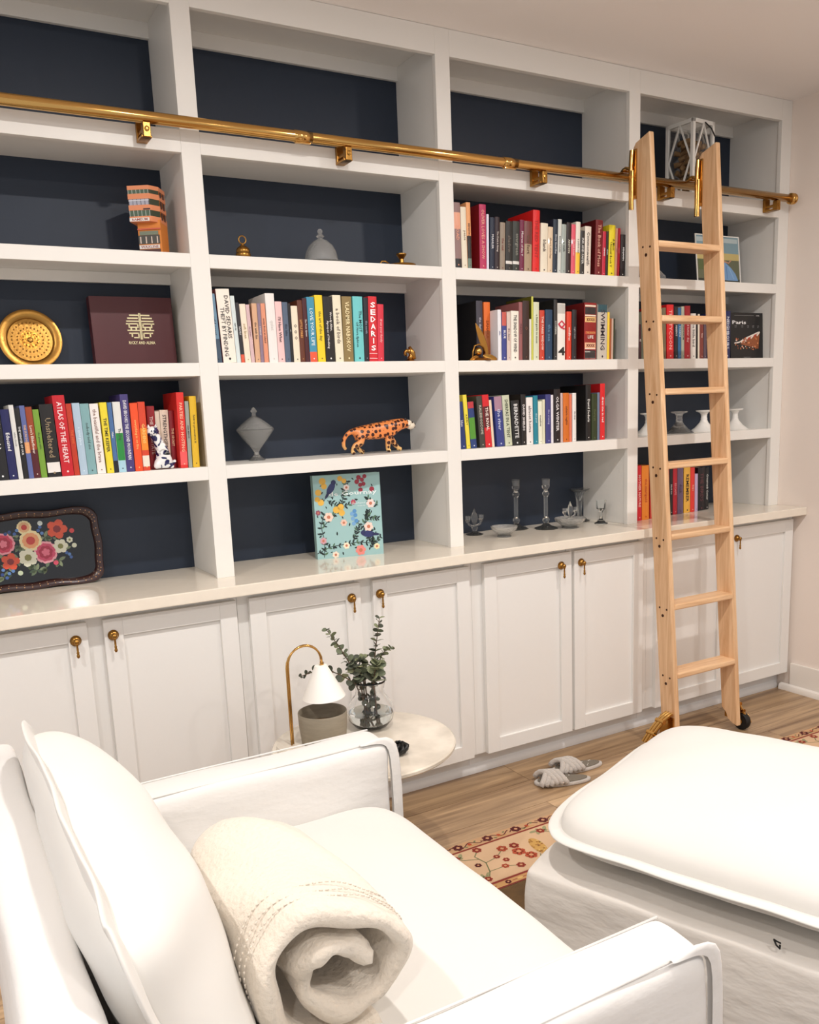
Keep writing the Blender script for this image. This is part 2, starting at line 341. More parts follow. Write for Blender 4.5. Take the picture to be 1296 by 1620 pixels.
# ---------------------------------------------------------------- books: x, width, y, height, lean, cover, ink, lettering, options
BOOKS={
'C1':[
 (-0.6519,0.0321,0.02,0.204,-0.018,(14,14,20),(235,235,235),'look?',{}),
 (-0.6185,0.0227,0.02,0.2028,-0.018,(20,24,84),(240,240,240),'Educated',{}),
 (-0.594,0.0127,0.02,0.2149,-0.018,(222,222,218),(150,150,150),'white clouds',{}),
 (-0.5802,0.0135,0.02,0.2052,-0.018,(14,12,14),(225,225,225),'THE WINTER OF OUR',{}),
 (-0.5655,0.0137,0.02,0.2121,-0.018,(92,104,160),(240,190,140),'THE SUN DOES SHINE',{'b2': (0.35, 0.5, (230, 160, 100))}),
 (-0.5507,0.018,0.02,0.2079,-0.018,(150,62,24),(240,230,215),"Love's Elderflower",{'b2': (0, 0.4, (80, 14, 26))}),
 (-0.5314,0.0166,0.02,0.2,-0.018,(118,160,52),(60,80,30),'the green table',{}),
 (-0.512,0.0371,0.02,0.214,-0.018,(18,14,14),(150,130,100),'Unsheltered',{'b2': (0.06, 0.2, (235, 230, 225))}),
 (-0.4727,0.034,0.02,0.2387,-0.018,(196,16,34),(250,220,220),'ATLAS OF THE HEART',{}),
 (-0.4373,0.0151,0.02,0.2137,-0.018,(190,52,22),(235,110,50),'THE HIVE',{}),
 (-0.42,0.0217,0.02,0.2149,-0.018,(176,198,216),(220,235,245),'a quiet place',{}),
 (-0.3973,0.0251,0.02,0.2123,-0.018,(128,170,174),(70,90,90),'nobody told me',{}),
 (-0.37,0.0249,0.02,0.2115,-0.018,(240,234,230),(150,120,110),'the beautiful and the brave',{}),
 (-0.3409,0.0204,0.02,0.2143,-0.014,(236,216,52),(40,36,20),'THE TIME KEEPER',{}),
 (-0.3191,0.0126,0.02,0.2136,-0.012,(70,108,160),(230,235,240),'Maine',{'b2': (0, 0.17, (20, 20, 26))}),
 (-0.3057,0.0226,0.02,0.215,0.0,(226,226,222),(60,60,60),'The Dig',{'b2': (0.17, 0.56, (34, 140, 60)), 'b3': (0, 0.17, (170, 210, 225))}),
 (-0.2817,0.0238,0.02,0.2373,0.0,(66,56,118),(240,240,245),'DAVID BROOKS THE SECOND MOUNTAIN',{}),
 (-0.2556,0.0231,0.02,0.2097,0.005,(238,80,30),(250,190,110),'everything is on fire',{}),
 (-0.2311,0.0215,0.02,0.2128,0.005,(214,66,34),(250,210,120),'GARDENS',{'b2': (0.3, 0.62, (238, 140, 36)), 'b3': (0.06, 0.22, (236, 226, 210))}),
 (-0.199,0.0238,0.06,0.1992,0.021,(148,22,30),(230,200,190),'THE REAL ESTATE',{}),
 (-0.174,0.0142,0.06,0.1826,0.021,(216,202,182),(110,90,80),'the tipping point',{}),
 (-0.1585,0.0262,0.06,0.1859,0.022,(228,208,188),(50,40,40),'STRENGTHSFINDER',{}),
 (-0.1299,0.0165,0.06,0.183,0.022,(132,16,28),(225,190,150),'THE SECRET',{}),
 (-0.1129,0.0232,0.02,0.2386,0.022,(220,42,34),(250,190,160),'PARTIES AND HOSTING',{'b2': (0.04, 0.22, (240, 90, 90))}),
 (-0.0872,0.012,0.02,0.2104,0.022,(152,160,150),(60,60,60),'ASIA MINOR',{}),
 (-0.0727,0.0215,0.02,0.2257,0.026,(226,182,34),(40,40,20),'how to pronounce it',{}),
],
'B2':[
 (0.0288,0.0227,0.02,0.2146,-0.037,(110,146,172),(30,40,60),'wild coast',{'b2': (0, 0.35, (60, 82, 104))}),
 (0.0562,0.0443,0.02,0.2303,-0.037,(246,236,222),(24,20,22),'DAVID SEDARIS THEFT BY FINDING',{'side': (130, 14, 26), 'rim': 1}),
 (0.1017,0.0138,0.02,0.2103,-0.037,(214,226,226),(40,60,70),'night sky',{}),
 (0.1168,0.0117,0.02,0.1893,-0.037,(36,34,40),(235,235,235),'TRAVELS',{'b2': (0, 0.14, (225, 90, 60))}),
 (0.1299,0.0202,0.02,0.1857,-0.037,(244,228,206),(170,150,100),'soft linen',{}),
 (0.1515,0.0118,0.02,0.1842,-0.037,(216,184,186),(130,100,110),'the letters',{}),
 (0.1659,0.0172,0.02,0.1888,-0.005,(218,172,136),(70,50,40),'the wish list',{}),
 (0.1844,0.0111,0.02,0.1892,-0.005,(140,120,140),(240,230,220),'a memoir',{}),
 (0.1967,0.0151,0.02,0.1894,-0.005,(226,150,118),(90,50,40),'notes from an island',{}),
 (0.2145,0.031,0.02,0.2215,-0.005,(238,234,230),(210,205,200),'quiet',{}),
 (0.247,0.0233,0.02,0.1965,-0.005,(242,200,198),(40,20,30),"I'll Have What",{}),
 (0.2719,0.019,0.02,0.1951,-0.005,(84,100,122),(30,40,60),'the lake',{}),
 (0.2921,0.009,0.02,0.1917,-0.005,(16,14,18),(200,200,200),'night',{}),
 (0.3027,0.0226,0.02,0.1837,-0.005,(242,228,204),(40,30,30),'O  O  O',{}),
 (0.3266,0.0172,0.02,0.2026,-0.005,(98,44,20),(236,170,90),'LITTLE FIRES',{}),
 (0.3452,0.015,0.02,0.2091,-0.005,(70,12,24),(240,235,230),'The Prom Queen',{}),
 (0.3617,0.0266,0.02,0.2137,-0.005,(62,146,178),(225,240,245),'LOVE YOUR LIFE',{'b2': (0, 0.16, (238, 92, 58))}),
 (0.3911,0.0281,0.02,0.2206,-0.005,(246,212,32),(90,80,20),'the art of the day',{}),
 (0.422,0.0332,0.02,0.2174,-0.005,(20,14,14),(245,240,235),'Woody Allen, Apropos of Nothing',{}),
 (0.4579,0.0302,0.02,0.2224,-0.005,(238,230,204),(110,90,80),'a book of birds',{}),
 (0.4895,0.0364,0.02,0.2193,0.011,(140,118,70),(245,230,180),'VLADIMIR NABOKOV',{}),
 (0.5312,0.0369,0.02,0.2204,0.011,(112,204,206),(20,40,50),'The MOST OF Nora Ephron',{}),
 (0.5695,0.0177,0.02,0.2173,0.027,(24,24,36),(150,160,180),'the north',{}),
 (0.5885,0.0325,0.02,0.222,0.027,(214,28,42),(255,250,250),'SEDARIS',{'stack': 1}),
 (0.6224,0.0241,0.02,0.1963,0.037,(218,44,66),(250,190,190),'dress your family',{}),
],
'A3':[
 (0.9596,0.0301,0.02,0.2287,-0.004,(150,120,118),(235,160,130),'ROAD',{'b2': (0.6, 0.85, (238, 170, 140)), 'b3': (0, 0.15, (30, 26, 30))}),
 (0.9915,0.0234,0.02,0.2153,-0.004,(238,228,206),(150,130,110),'peace',{}),
 (1.0164,0.0182,0.02,0.2326,-0.004,(238,168,112),(60,30,20),'BEHAVIORIST',{'b2': (0.16, 0.5, (26, 24, 26)), 'b3': (0, 0.16, (110, 130, 116))}),
 (1.0704,0.0297,0.02,0.2305,0.013,(186,44,92),(240,170,150),'OLIVER LOVES A SHOW',{'side': (122, 6, 26)}),
 (1.1019,0.0097,0.02,0.1976,0.023,(226,222,238),(150,150,170),'',{}),
 (1.1149,0.0216,0.02,0.1877,0.035,(26,38,60),(220,220,225),'MAHLER',{}),
 (1.1381,0.02,0.02,0.1913,0.035,(44,26,34),(235,225,215),'The Dark is Rising',{}),
 (1.1615,0.0231,0.02,0.1729,0.035,(152,138,122),(120,40,30),'the oak',{}),
 (1.1879,0.031,0.02,0.1793,0.035,(34,32,30),(110,100,90),'shadow',{'b2': (0.14, 0.2, (225, 222, 216))}),
 (1.2206,0.031,0.02,0.1811,0.035,(46,50,46),(150,150,140),'evergreen',{'b2': (0.14, 0.2, (225, 222, 216))}),
 (1.2535,0.0207,0.02,0.1878,0.035,(116,30,66),(235,225,225),'Mistress of the V',{}),
 (1.2759,0.0349,0.02,0.1852,0.035,(170,146,118),(90,60,40),'the fort',{'b2': (0.55, 1, (112, 52, 48))}),
 (1.3158,0.0319,0.02,0.2281,0.035,(226,30,28),(170,20,20),'THE RED TENT',{}),
 (1.3543,0.0339,0.02,0.1833,0.035,(238,228,206),(60,40,40),'blank',{}),
 (1.3898,0.0235,0.02,0.1716,0.035,(230,208,178),(140,110,80),'short stories',{}),
 (1.4152,0.0221,0.02,0.2011,0.035,(26,44,62),(225,230,235),'Every Good Boy',{}),
 (1.439,0.0174,0.02,0.2028,0.035,(216,220,214),(40,50,60),'BOOKCASES',{}),
 (1.4581,0.022,0.02,0.1856,0.035,(168,178,172),(70,80,80),'a walk',{}),
 (1.4818,0.0228,0.02,0.1941,0.035,(44,30,30),(225,220,200),'ANTON',{}),
 (1.5063,0.021,0.02,0.1883,0.035,(232,92,112),(245,225,225),'the pink house',{}),
 (1.529,0.0225,0.02,0.1992,0.035,(242,236,222),(30,30,30),'a yellow sun',{'b2': (0, 0.42, (250, 200, 62))}),
 (1.5532,0.0213,0.02,0.1675,0.035,(50,46,46),(235,235,230),'INK AND PAPER',{}),
 (1.5762,0.0314,0.02,0.1855,0.035,(240,230,216),(60,50,50),'Commonwealth',{}),
 (1.6313,0.0366,0.02,0.2135,0.035,(118,16,22),(225,170,150),'The Book of Moss',{'side': (96, 8, 16)}),
 (1.6697,0.0172,0.02,0.1721,0.035,(202,30,62),(245,240,240),'sweet',{}),
 (1.6887,0.0119,0.02,0.1734,0.035,(30,22,24),(235,235,235),'GLASS',{}),
 (1.7024,0.0339,0.02,0.1986,0.035,(240,220,40),(24,22,10),'A Most Unusual Book Y',{}),
 (1.738,0.012,0.02,0.1887,0.035,(238,180,150),(150,60,60),'peach',{}),
 (1.7515,0.0124,0.02,0.1891,0.035,(192,22,44),(230,150,150),'scarlet',{}),
 (1.7678,0.024,0.02,0.1659,0.035,(26,12,16),(235,235,235),'BENJAMIN',{}),
],
'B3':[
 (1.0809,0.0292,0.07,0.2258,0.009,(64,60,72),(200,195,205),'the dark valley',{'side': (18, 16, 20)}),
 (1.1164,0.0283,0.07,0.2218,0.009,(232,112,34),(150,60,10),'SAHARA',{'b2': (0, 0.52, (166, 92, 40))}),
 (1.1452,0.016,0.02,0.1885,0.009,(236,236,240),(90,100,150),'alba',{}),
 (1.1631,0.0221,0.02,0.1797,0.017,(58,68,140),(235,235,240),'BLUE',{'b2': (0.72, 1, (200, 90, 80))}),
 (1.1868,0.0183,0.02,0.1801,0.017,(216,196,186),(110,90,90),'the dunes',{}),
 (1.2068,0.0361,0.02,0.1851,0.017,(242,236,222),(26,22,24),'THE SHADOW OF WIND',{}),
 (1.2448,0.0165,0.02,0.2186,0.017,(152,92,92),(90,50,60),'mauve',{}),
 (1.2629,0.0311,0.02,0.2239,0.017,(52,26,20),(110,70,50),'o',{}),
 (1.2957,0.0083,0.02,0.156,0.017,(236,232,226),(100,100,100),'',{}),
 (1.305,0.009,0.02,0.2415,0.017,(206,206,84),(90,90,30),'',{'side': (96, 92, 20)}),
 (1.3153,0.0269,0.02,0.2204,0.017,(216,220,190),(60,80,50),'a field guide to moss',{}),
 (1.3458,0.0236,0.02,0.1902,0.017,(202,62,40),(245,225,210),'THE PARIS WIDOW',{}),
 (1.3742,0.0347,0.02,0.1932,0.017,(26,62,94),(90,130,160),'the sea',{}),
 (1.4158,0.0176,0.02,0.2324,0.017,(44,42,42),(225,225,215),'COOKING',{'side': (22, 22, 22)}),
 (1.4351,0.0386,0.02,0.2185,0.017,(240,234,226),(20,20,20),'',{'q4': 1}),
 (1.4822,0.0242,0.02,0.1881,0.017,(220,62,36),(245,230,220),'wildfires',{}),
 (1.5102,0.0228,0.02,0.1959,0.017,(30,24,30),(170,170,175),'night train',{}),
 (1.5734,0.0639,0.02,0.2241,0.017,(146,28,26),(245,225,190),'',{'side': (112, 14, 16), 'life': 1}),
 (1.6445,0.0513,0.02,0.2184,0.017,(204,194,180),(60,50,60),'SWIMMING',{'b2': (0.86, 1, (40, 82, 92))}),
 (1.6976,0.0121,0.02,0.1895,0.017,(244,208,60),(100,80,20),'',{}),
 (1.7108,0.0094,0.02,0.1647,0.017,(160,80,30),(90,40,10),'',{}),
 (1.7212,0.0094,0.02,0.1649,0.017,(206,176,160),(90,60,50),'',{}),
 (1.7317,0.0077,0.02,0.165,0.017,(50,62,36),(90,60,50),'',{}),
],
'C3':[
 (0.9637,0.0227,0.02,0.1771,-0.065,(32,52,112),(225,225,235),'blue',{}),
 (0.9897,0.0171,0.02,0.2025,-0.065,(236,218,66),(40,36,20),'A SUN Y',{}),
 (1.0086,0.0274,0.02,0.176,-0.065,(36,60,120),(235,235,240),'',{'b2': (0.2, 0.66, (84, 150, 46)), 'b3': (0.86, 1, (190, 50, 60))}),
 (1.0512,0.0251,0.02,0.1961,-0.065,(62,60,52),(205,200,185),'KALEIDOSCOPE',{}),
 (1.0779,0.0295,0.02,0.2001,-0.065,(214,26,36),(240,225,215),'THE RIVAL',{'b2': (0.38, 0.78, (90, 12, 20))}),
 (1.1087,0.0107,0.02,0.1803,-0.065,(236,216,190),(100,80,60),'',{}),
 (1.1319,0.0361,0.02,0.1916,-0.065,(50,60,132),(200,205,230),'the river',{'b2': (0.72, 1, (170, 130, 150))}),
 (1.1714,0.0334,0.02,0.1955,-0.065,(204,208,182),(70,80,60),'SHERPAS IN A TENT',{}),
 (1.2083,0.04,0.02,0.1748,-0.046,(20,18,20),(230,230,230),'BERNADETTE',{}),
 (1.2499,0.0234,0.02,0.1976,-0.004,(22,14,14),(240,235,235),'DAVID SHIELDS',{}),
 (1.2769,0.0312,0.02,0.185,-0.004,(240,234,230),(90,80,80),'almost home',{}),
 (1.3117,0.0219,0.02,0.1912,-0.004,(22,130,150),(200,230,235),'the pool',{}),
 (1.3356,0.0198,0.02,0.1685,-0.004,(236,236,214),(60,60,50),'meadow',{}),
 (1.3564,0.0125,0.02,0.1751,0.003,(220,218,190),(120,120,80),'',{}),
 (1.3726,0.0256,0.02,0.1945,0.003,(60,60,124),(180,180,220),'the evening',{}),
 (1.4002,0.011,0.02,0.1914,0.003,(234,230,236),(110,100,140),'',{}),
 (1.4148,0.0325,0.02,0.2134,0.003,(26,12,16),(240,235,235),'OLGA WINTER',{}),
 (1.449,0.0115,0.02,0.1976,0.003,(206,180,176),(110,80,80),'',{}),
 (1.4626,0.0299,0.02,0.1973,0.003,(214,112,30),(110,40,20),'sahara nights',{}),
 (1.4942,0.013,0.02,0.1914,0.003,(226,120,90),(150,40,40),'',{}),
 (1.5109,0.0198,0.02,0.196,0.003,(238,234,230),(60,40,40),'the deep',{}),
 (1.5821,0.0271,0.02,0.2274,0.003,(20,16,16),(240,240,235),'David Sedaris',{'side': (12, 10, 12)}),
 (1.6131,0.0308,0.02,0.191,0.003,(46,58,26),(90,100,60),'forest',{}),
 (1.6453,0.0125,0.02,0.1952,0.003,(110,124,150),(60,70,90),'',{}),
 (1.6599,0.0259,0.02,0.231,0.003,(222,30,36),(250,235,235),'dress me in red',{'side': (170, 14, 20)}),
],
'B4':[
 (1.8774,0.0142,0.02,0.1441,-0.023,(60,14,24),(235,225,220),'RE',{}),
 (1.9994,0.0128,0.02,0.2081,-0.023,(200,205,180),(60,60,50),'',{}),
 (2.0144,0.0223,0.02,0.2137,-0.023,(122,110,82),(80,70,50),'',{}),
 (2.0409,0.0416,0.02,0.2273,-0.023,(222,26,32),(250,190,180),'THE TYCOON',{}),
 (2.0867,0.0212,0.02,0.2204,-0.023,(26,22,26),(225,225,225),'ABSENT',{}),
 (2.1099,0.019,0.02,0.2157,-0.023,(42,102,152),(210,230,240),'oceans',{}),
 (2.1304,0.0179,0.02,0.2214,-0.023,(176,178,160),(40,40,40),'KALENDARIUM',{}),
 (2.1499,0.0337,0.02,0.2245,-0.023,(184,22,40),(245,215,215),'a red letter day',{}),
 (2.1879,0.0313,0.02,0.1934,-0.023,(238,232,224),(40,36,36),'the little bird',{}),
 (2.2211,0.0099,0.02,0.1912,-0.023,(20,16,16),(225,225,225),'',{}),
 (2.2327,0.0104,0.02,0.1914,-0.023,(232,220,200),(40,36,36),'',{}),
 (2.2447,0.0224,0.02,0.1836,-0.023,(128,56,46),(230,200,190),'fox',{}),
 (2.2691,0.0181,0.02,0.184,-0.018,(90,72,84),(200,190,200),'',{}),
 (2.4024,0.0372,0.02,0.2082,-0.018,(26,36,92),(225,230,240),'NEIGHBOURS',{}),
],
'K4':[
 (1.9033,0.0282,0.05,0.2443,-0.018,(206,26,42),(245,200,190),'MOTHER NATURE',{}),
 (1.9387,0.042,0.055,0.2421,-0.018,(226,130,34),(190,60,20),'the marigold',{}),
 (1.9939,0.0348,0.06,0.2383,-0.018,(200,60,50),(240,220,200),'hidden',{}),
 (2.0471,0.0552,0.07,0.2317,-0.018,(60,60,80),(220,220,220),'stars',{}),
 (2.1223,0.0157,0.085,0.2206,-0.018,(160,20,36),(240,220,220),'ago',{}),
 (2.1449,0.0207,0.09,0.2189,-0.018,(18,14,16),(220,220,220),'black ice',{}),
 (2.1701,0.0262,0.092,0.2172,-0.018,(192,22,44),(245,160,170),'ESCAPE',{}),
 (2.2019,0.0367,0.095,0.215,-0.018,(112,92,124),(80,60,90),'dusk',{}),
 (2.2485,0.0413,0.1,0.2117,-0.018,(226,172,66),(40,24,20),'REMEMBER',{}),
 (2.2919,0.0274,0.1,0.2087,-0.018,(220,52,42),(245,215,190),'hope',{}),
 (2.3265,0.0195,0.105,0.1768,-0.018,(190,170,205),(90,70,110),'',{}),
 (2.3532,0.0454,0.11,0.2044,-0.018,(20,14,22),(96,50,56),'THE BIRDS',{}),
 (2.406,0.0243,0.115,0.2005,-0.016,(16,14,18),(240,240,235),'Crossroads Corner',{}),
],
}
# ---------------------------------------------------------------- built-in bookcase
SL = [-.95, -.0305, .8899, 1.7969, 2.7153]; SR = [-.89, .0300, .9493, 1.8554, 2.783]
ZT, ZR1, ZA, ZB, ZC, ZK = 2.6466, 2.300, 1.9438, 1.6127, 1.2848, .9147
bc = thing('built_in_bookcase', 'white floor-to-ceiling built-in bookcase with navy back panels above the cabinets', 'bookcase', (0, 0, ZK))
def part(name, x0, x1, y0, y1, z0, z1, m, parent=bc, bev=.0012):
    return obj(name, B().box(0, x1-x0, 0, y1-y0, 0, z1-z0, bev), m, parent, loc=(x0-parent.location.x, y0-parent.location.y, z0-parent.location.z))
for i in range(5):
    part('stile', SL[i], SR[i]-(.0005 if i == 4 else 0), 0, .02, ZK, CEIL-.001, M['shelfwhite'])
    if i in (0, 4): part('side_panel', SL[i]+(.0085 if i else 0), SR[i]-(.0085 if not i else .001), .02, .308, ZK, CEIL-.002, M['shelfwhite'])
    else: part('partition', SL[i]+.0085, SR[i]-.0085, .02, .306, ZK, CEIL-.002, M['shelfwhite'])
for i in range(4):
    a, c = SR[i], SL[i+1]; ia, ic = a-.0085, c+.0085
    part('top_rail', a, c, 0, .02, ZT, CEIL-.001, M['shelfwhite'])
    part('back_panel', ia, ic, .294, .306, ZK, CEIL-.003, M['navy'], bev=0)
    part('nailer_strip', ia, ic, .278, .2935, 2.650, 2.698, M['shelfwhite'])
    part('nailer_strip', ia, ic, .278, .2935, 1.889, 1.9235, M['shelfwhite'])
    part('soffit_panel', ia, ic, .02, .2935, 2.698, 2.714, M['shelfwhite'])
    part('shelf_rail', a, c, 0, .02, 2.2352, ZR1, M['shelfwhite'])
    part('shelf', ia, ic, .02, .2935, 2.2555, ZR1, M['shelfwhite'])
    for zt, lip, th in ((ZA, .0412, .020), (ZB, .0408, .0408), (ZC, .0427, .0427)):
        part('shelf_edge', a, c, 0, .02, zt-lip, zt, M['shelfwhite'])
        part('shelf', ia, ic, .02, .2935, zt-th, zt, M['shelfwhite'])

# ---------------------------------------------------------------- base cabinets and worktop
ct = obj('countertop', B().box(0, XR-.002+.96, 0, .46, 0, .037, .003), M['counter'], loc=(-.96, -.1644, ZK-.037))
tag(ct, 'long polished cream quartz worktop between bookcase and white base cabinets', 'countertop')
YD = -.1075
def pull_mesh():
    b = B(); R = Matrix.Rotation(PI/2, 4, 'X'); b.M = R      # local z -> -y
    b.lathe([(.0001, 0), (.016, .0), (.0165, .003), (.0125, .005), (.0135, .008), (.010, .011), (.006, .0125), (.0065, .017), (.0085, .021), (.006, .0255), (1e-5, .0265)], 20)
    b.M = Matrix.Translation((0, -.0215, 0))
    b.lathe([(1e-5, -.050), (.003, -.0485), (.0052, -.044), (.0042, -.039), (.003, -.036), (.0048, -.033), (.003, -.030), (.0034, -.022), (.0026, -.012), (.005, -.008), (.0042, -.003), (1e-5, -.001)], 14)
    b.M = Matrix(); return b.mesh('drop_pull', True)
PULL = pull_mesh(); PULL.materials.append(M['brass2'])
def door(parent, x0, x1, px, left):
    z0, z1 = .093, .855; w = x1-x0; f = .056
    d = bpy.data.objects.new('door', None)
    b = B()
    b.box(0, f, 0, .02, 0, z1-z0, .0012); b.box(w-f, w, 0, .02, 0, z1-z0, .0012)
    b.box(f, w-f, 0, .02, 0, f, .0012); b.box(f, w-f, 0, .02, z1-z0-f, z1-z0, .0012)
    dd = obj('door', b, M['cab'], parent, loc=(x0-parent.location.x, YD-parent.location.y, z0))
    obj('recessed_panel', B().box(f-.003, w-f+.003, .011, .017, f-.003, z1-z0-f+.003), M['cab'], dd)
    o = bpy.data.objects.new('drop_pull', PULL); C.objects.link(o); o.parent = dd; o.location = (px-x0, 0, .8045-z0); o['label'] = 'aged brass drop pull'
    return dd
doors = [[(-.905, -.4715, -.507, 0), (-.4245, -.0075, -.3985, 1)], [(.036, .4425, .4065, 0), (.4915, .9005, .5185, 1)],
         [(.9675, 1.3945, 1.3395, 0), (1.4085, 1.789, 1.4435, 1)], [(1.868, 2.312, 2.27, 0), (2.326, 2.7635, 2.367, 1)]]
where = ['under the floral tray, leftmost', 'behind the side table, second from the left', 'behind the slippers, third from the left', 'behind the ladder by the right wall']
for k, (ds, (a, c)) in enumerate(zip(doors, [(-.95, -.0005), (0.0005, .9195), (.9205, 1.8255), (1.8265, XR-.003)])):
    t = thing('base_cabinet', 'white shaker base cabinet with two doors, '+where[k], 'cabinet', (a, -.085, 0), group='base cabinets')
    b = B(); w = c-a
    b.box(0, w, .0, .395, .095, .13)                       # floor
    b.box(0, .018, 0, .395, .13, .876); b.box(w-.018, w, 0, .395, .13, .876)
    b.box(.018, w-.018, .378, .395, .13, .876)
    b.box(.018, w-.018, 0, .018, .84, .876)
    obj('carcass', b, M['cab'], t)
    g0, g1 = ds[0][1]-a, ds[1][0]-a
    for q0, q1 in ((0, ds[0][0]-a+.012), (g0-.012, g1+.012), (ds[1][1]-a-.012, w)): obj('face_frame_stile', B().box(q0, q1, -.0025, 0, .095, .876), M['cab'], t)
    obj('toe_kick', B().box(0, w, .048, .062, 0, .095), M['kick'], t)
    for d in ds: door(t, *d)
b = B(); b.prism([(-.037, 0), (-.054, 0), (-.055, .012), (-.05, .024), (-.043, .03), (-.0371, .033)], -.95, XR-.02, 'x')
struct(obj('trim_2', b, M['kick'], auto=40), 'shoe moulding along the cabinet toe kick')

# ---------------------------------------------------------------- brass ladder rail
RY, RZ, RR = -.062, 2.303, .0165
rail = thing('ladder_rail', 'long polished brass tube rail across the bookcase for the ladder', 'rail', (0, RY, RZ))
obj('tube', B().tube([(-.96, 0, 0), (2.712, 0, 0)], RR, 24), M['brass'], rail, smooth=True)
b = B(); b.M = Matrix.Rotation(PI/2, 4, 'Y'); b.lathe([(1e-5, 0), (.018, 0), (.0235, .004), (.0245, .012), (.021, .017), (.024, .021), (.0235, .028), (1e-5, .030)], 24)
obj('end_cap', b, M['brass'], rail, auto=40, loc=(2.705, 0, 0))
def bracket():
    b = B(); b.box(-.0155, .0155, .047, .0615, -.056, .012, .002); b.box(-.011, .011, .006, .05, -.040, -.030, .002)
    b.box(-.0155, .0155, -.004, .048, -.056, -.049, .002); b.box(-.011, .011, -.012, .012, -.056, -.0155, .002)
    b.M = Matrix.Rotation(PI/2, 4, 'X'); b.lathe([(1e-5, .012), (.0075, .012), (.0075, .0145), (.003, .0155), (1e-5, .0155)], 14, c=(0, -.034, 0)); b.M = Matrix()
    return b.mesh('bracket')
bm_ = bracket()
for x in (-.148, .502, 1.3085, 1.966, 2.618): obj('bracket', bm_, M['brass2'], rail, loc=(x, 0, 0))
cm = B(); cm.tube([(-.03, 0, 0), (.03, 0, 0)], RR+.0016, 24); cm.box(-.026, .026, -.006, .006, -.0205, -.0165, .001)
cm = cm.mesh('joint_sleeve', True)
for x in (.345, 1.155): obj('joint_sleeve', cm, M['brass'], rail, loc=(x, 0, 0))

# ---------------------------------------------------------------- library ladder
LX0, LX1 = 1.735, 2.1; TH = .0245; DP = .086; LS = .0795
def yz(z): return -.36+LS*(z-.05)
lad = thing('library_ladder', 'rolling natural oak library ladder leaning on the brass rail', 'ladder', ((LX0+LX1+TH)/2, -.32, 0))
def L(p): return (p[0]-lad.location.x, p[1]-lad.location.y, p[2])
for k, x in enumerate((LX0, LX1)):
    b = B(); prof = []
    z0, z1 = .045, 2.435
    # side outline (y,z), shaped foot and angled top
    prof = [(yz(z0)+.0, z0-.012), (yz(z1), z1+.012), (yz(z1)+DP*.85, z1-.012), (yz(z1)+DP, z1-.03), (yz(z0)+DP, z0+.055), (yz(z0)+DP*.72, z0+.035), (yz(z0)+DP*.6, z0+.01), (yz(z0)+DP*.3, z0-.005)]
    b.prism([(p[0]-lad.location.y, p[1]) for p in prof], x-lad.location.x, x+TH-lad.location.x, 'x')
    st = obj('stile', b, M['oak'], lad); mods(st, bevel=.0035)
    for rz in (2.030, 1.746, 1.463, 1.172, .886, .600, .314):
        for dy, dz in ((.022, 0), (.06, .004), (.043, -.028)):
            bb_ = B(); bb_.M = Matrix.Rotation(PI/2, 4, 'Y'); r_ = .0042 if dz >= 0 else .0065
            bb_.lathe([(1e-5, -.0007), (r_, -.0007), (r_, .0006), (1e-5, .0006)], 10)
            if k == 0: obj('bolt_hole', bb_, MBOLT if 'MBOLT' in globals() else globals().setdefault('MBOLT', mat('dark_bolt', (70, 40, 26), .4, .5)), st, loc=L((x-.0003, yz(rz)+dy, rz+dz-.004)))
for rz in (2.036, 1.754, 1.471, 1.179, .893, .607, .321):
    b = B(); b.box(LX0+TH-lad.location.x-.002, LX1-lad.location.x+.002, yz(rz)-.004-lad.location.y, yz(rz)+DP-.006-lad.location.y, -.0135, .0115)
    o = obj('rung', b, M['oakx'], lad, loc=(0, 0, rz)); mods(o, bevel=.006)
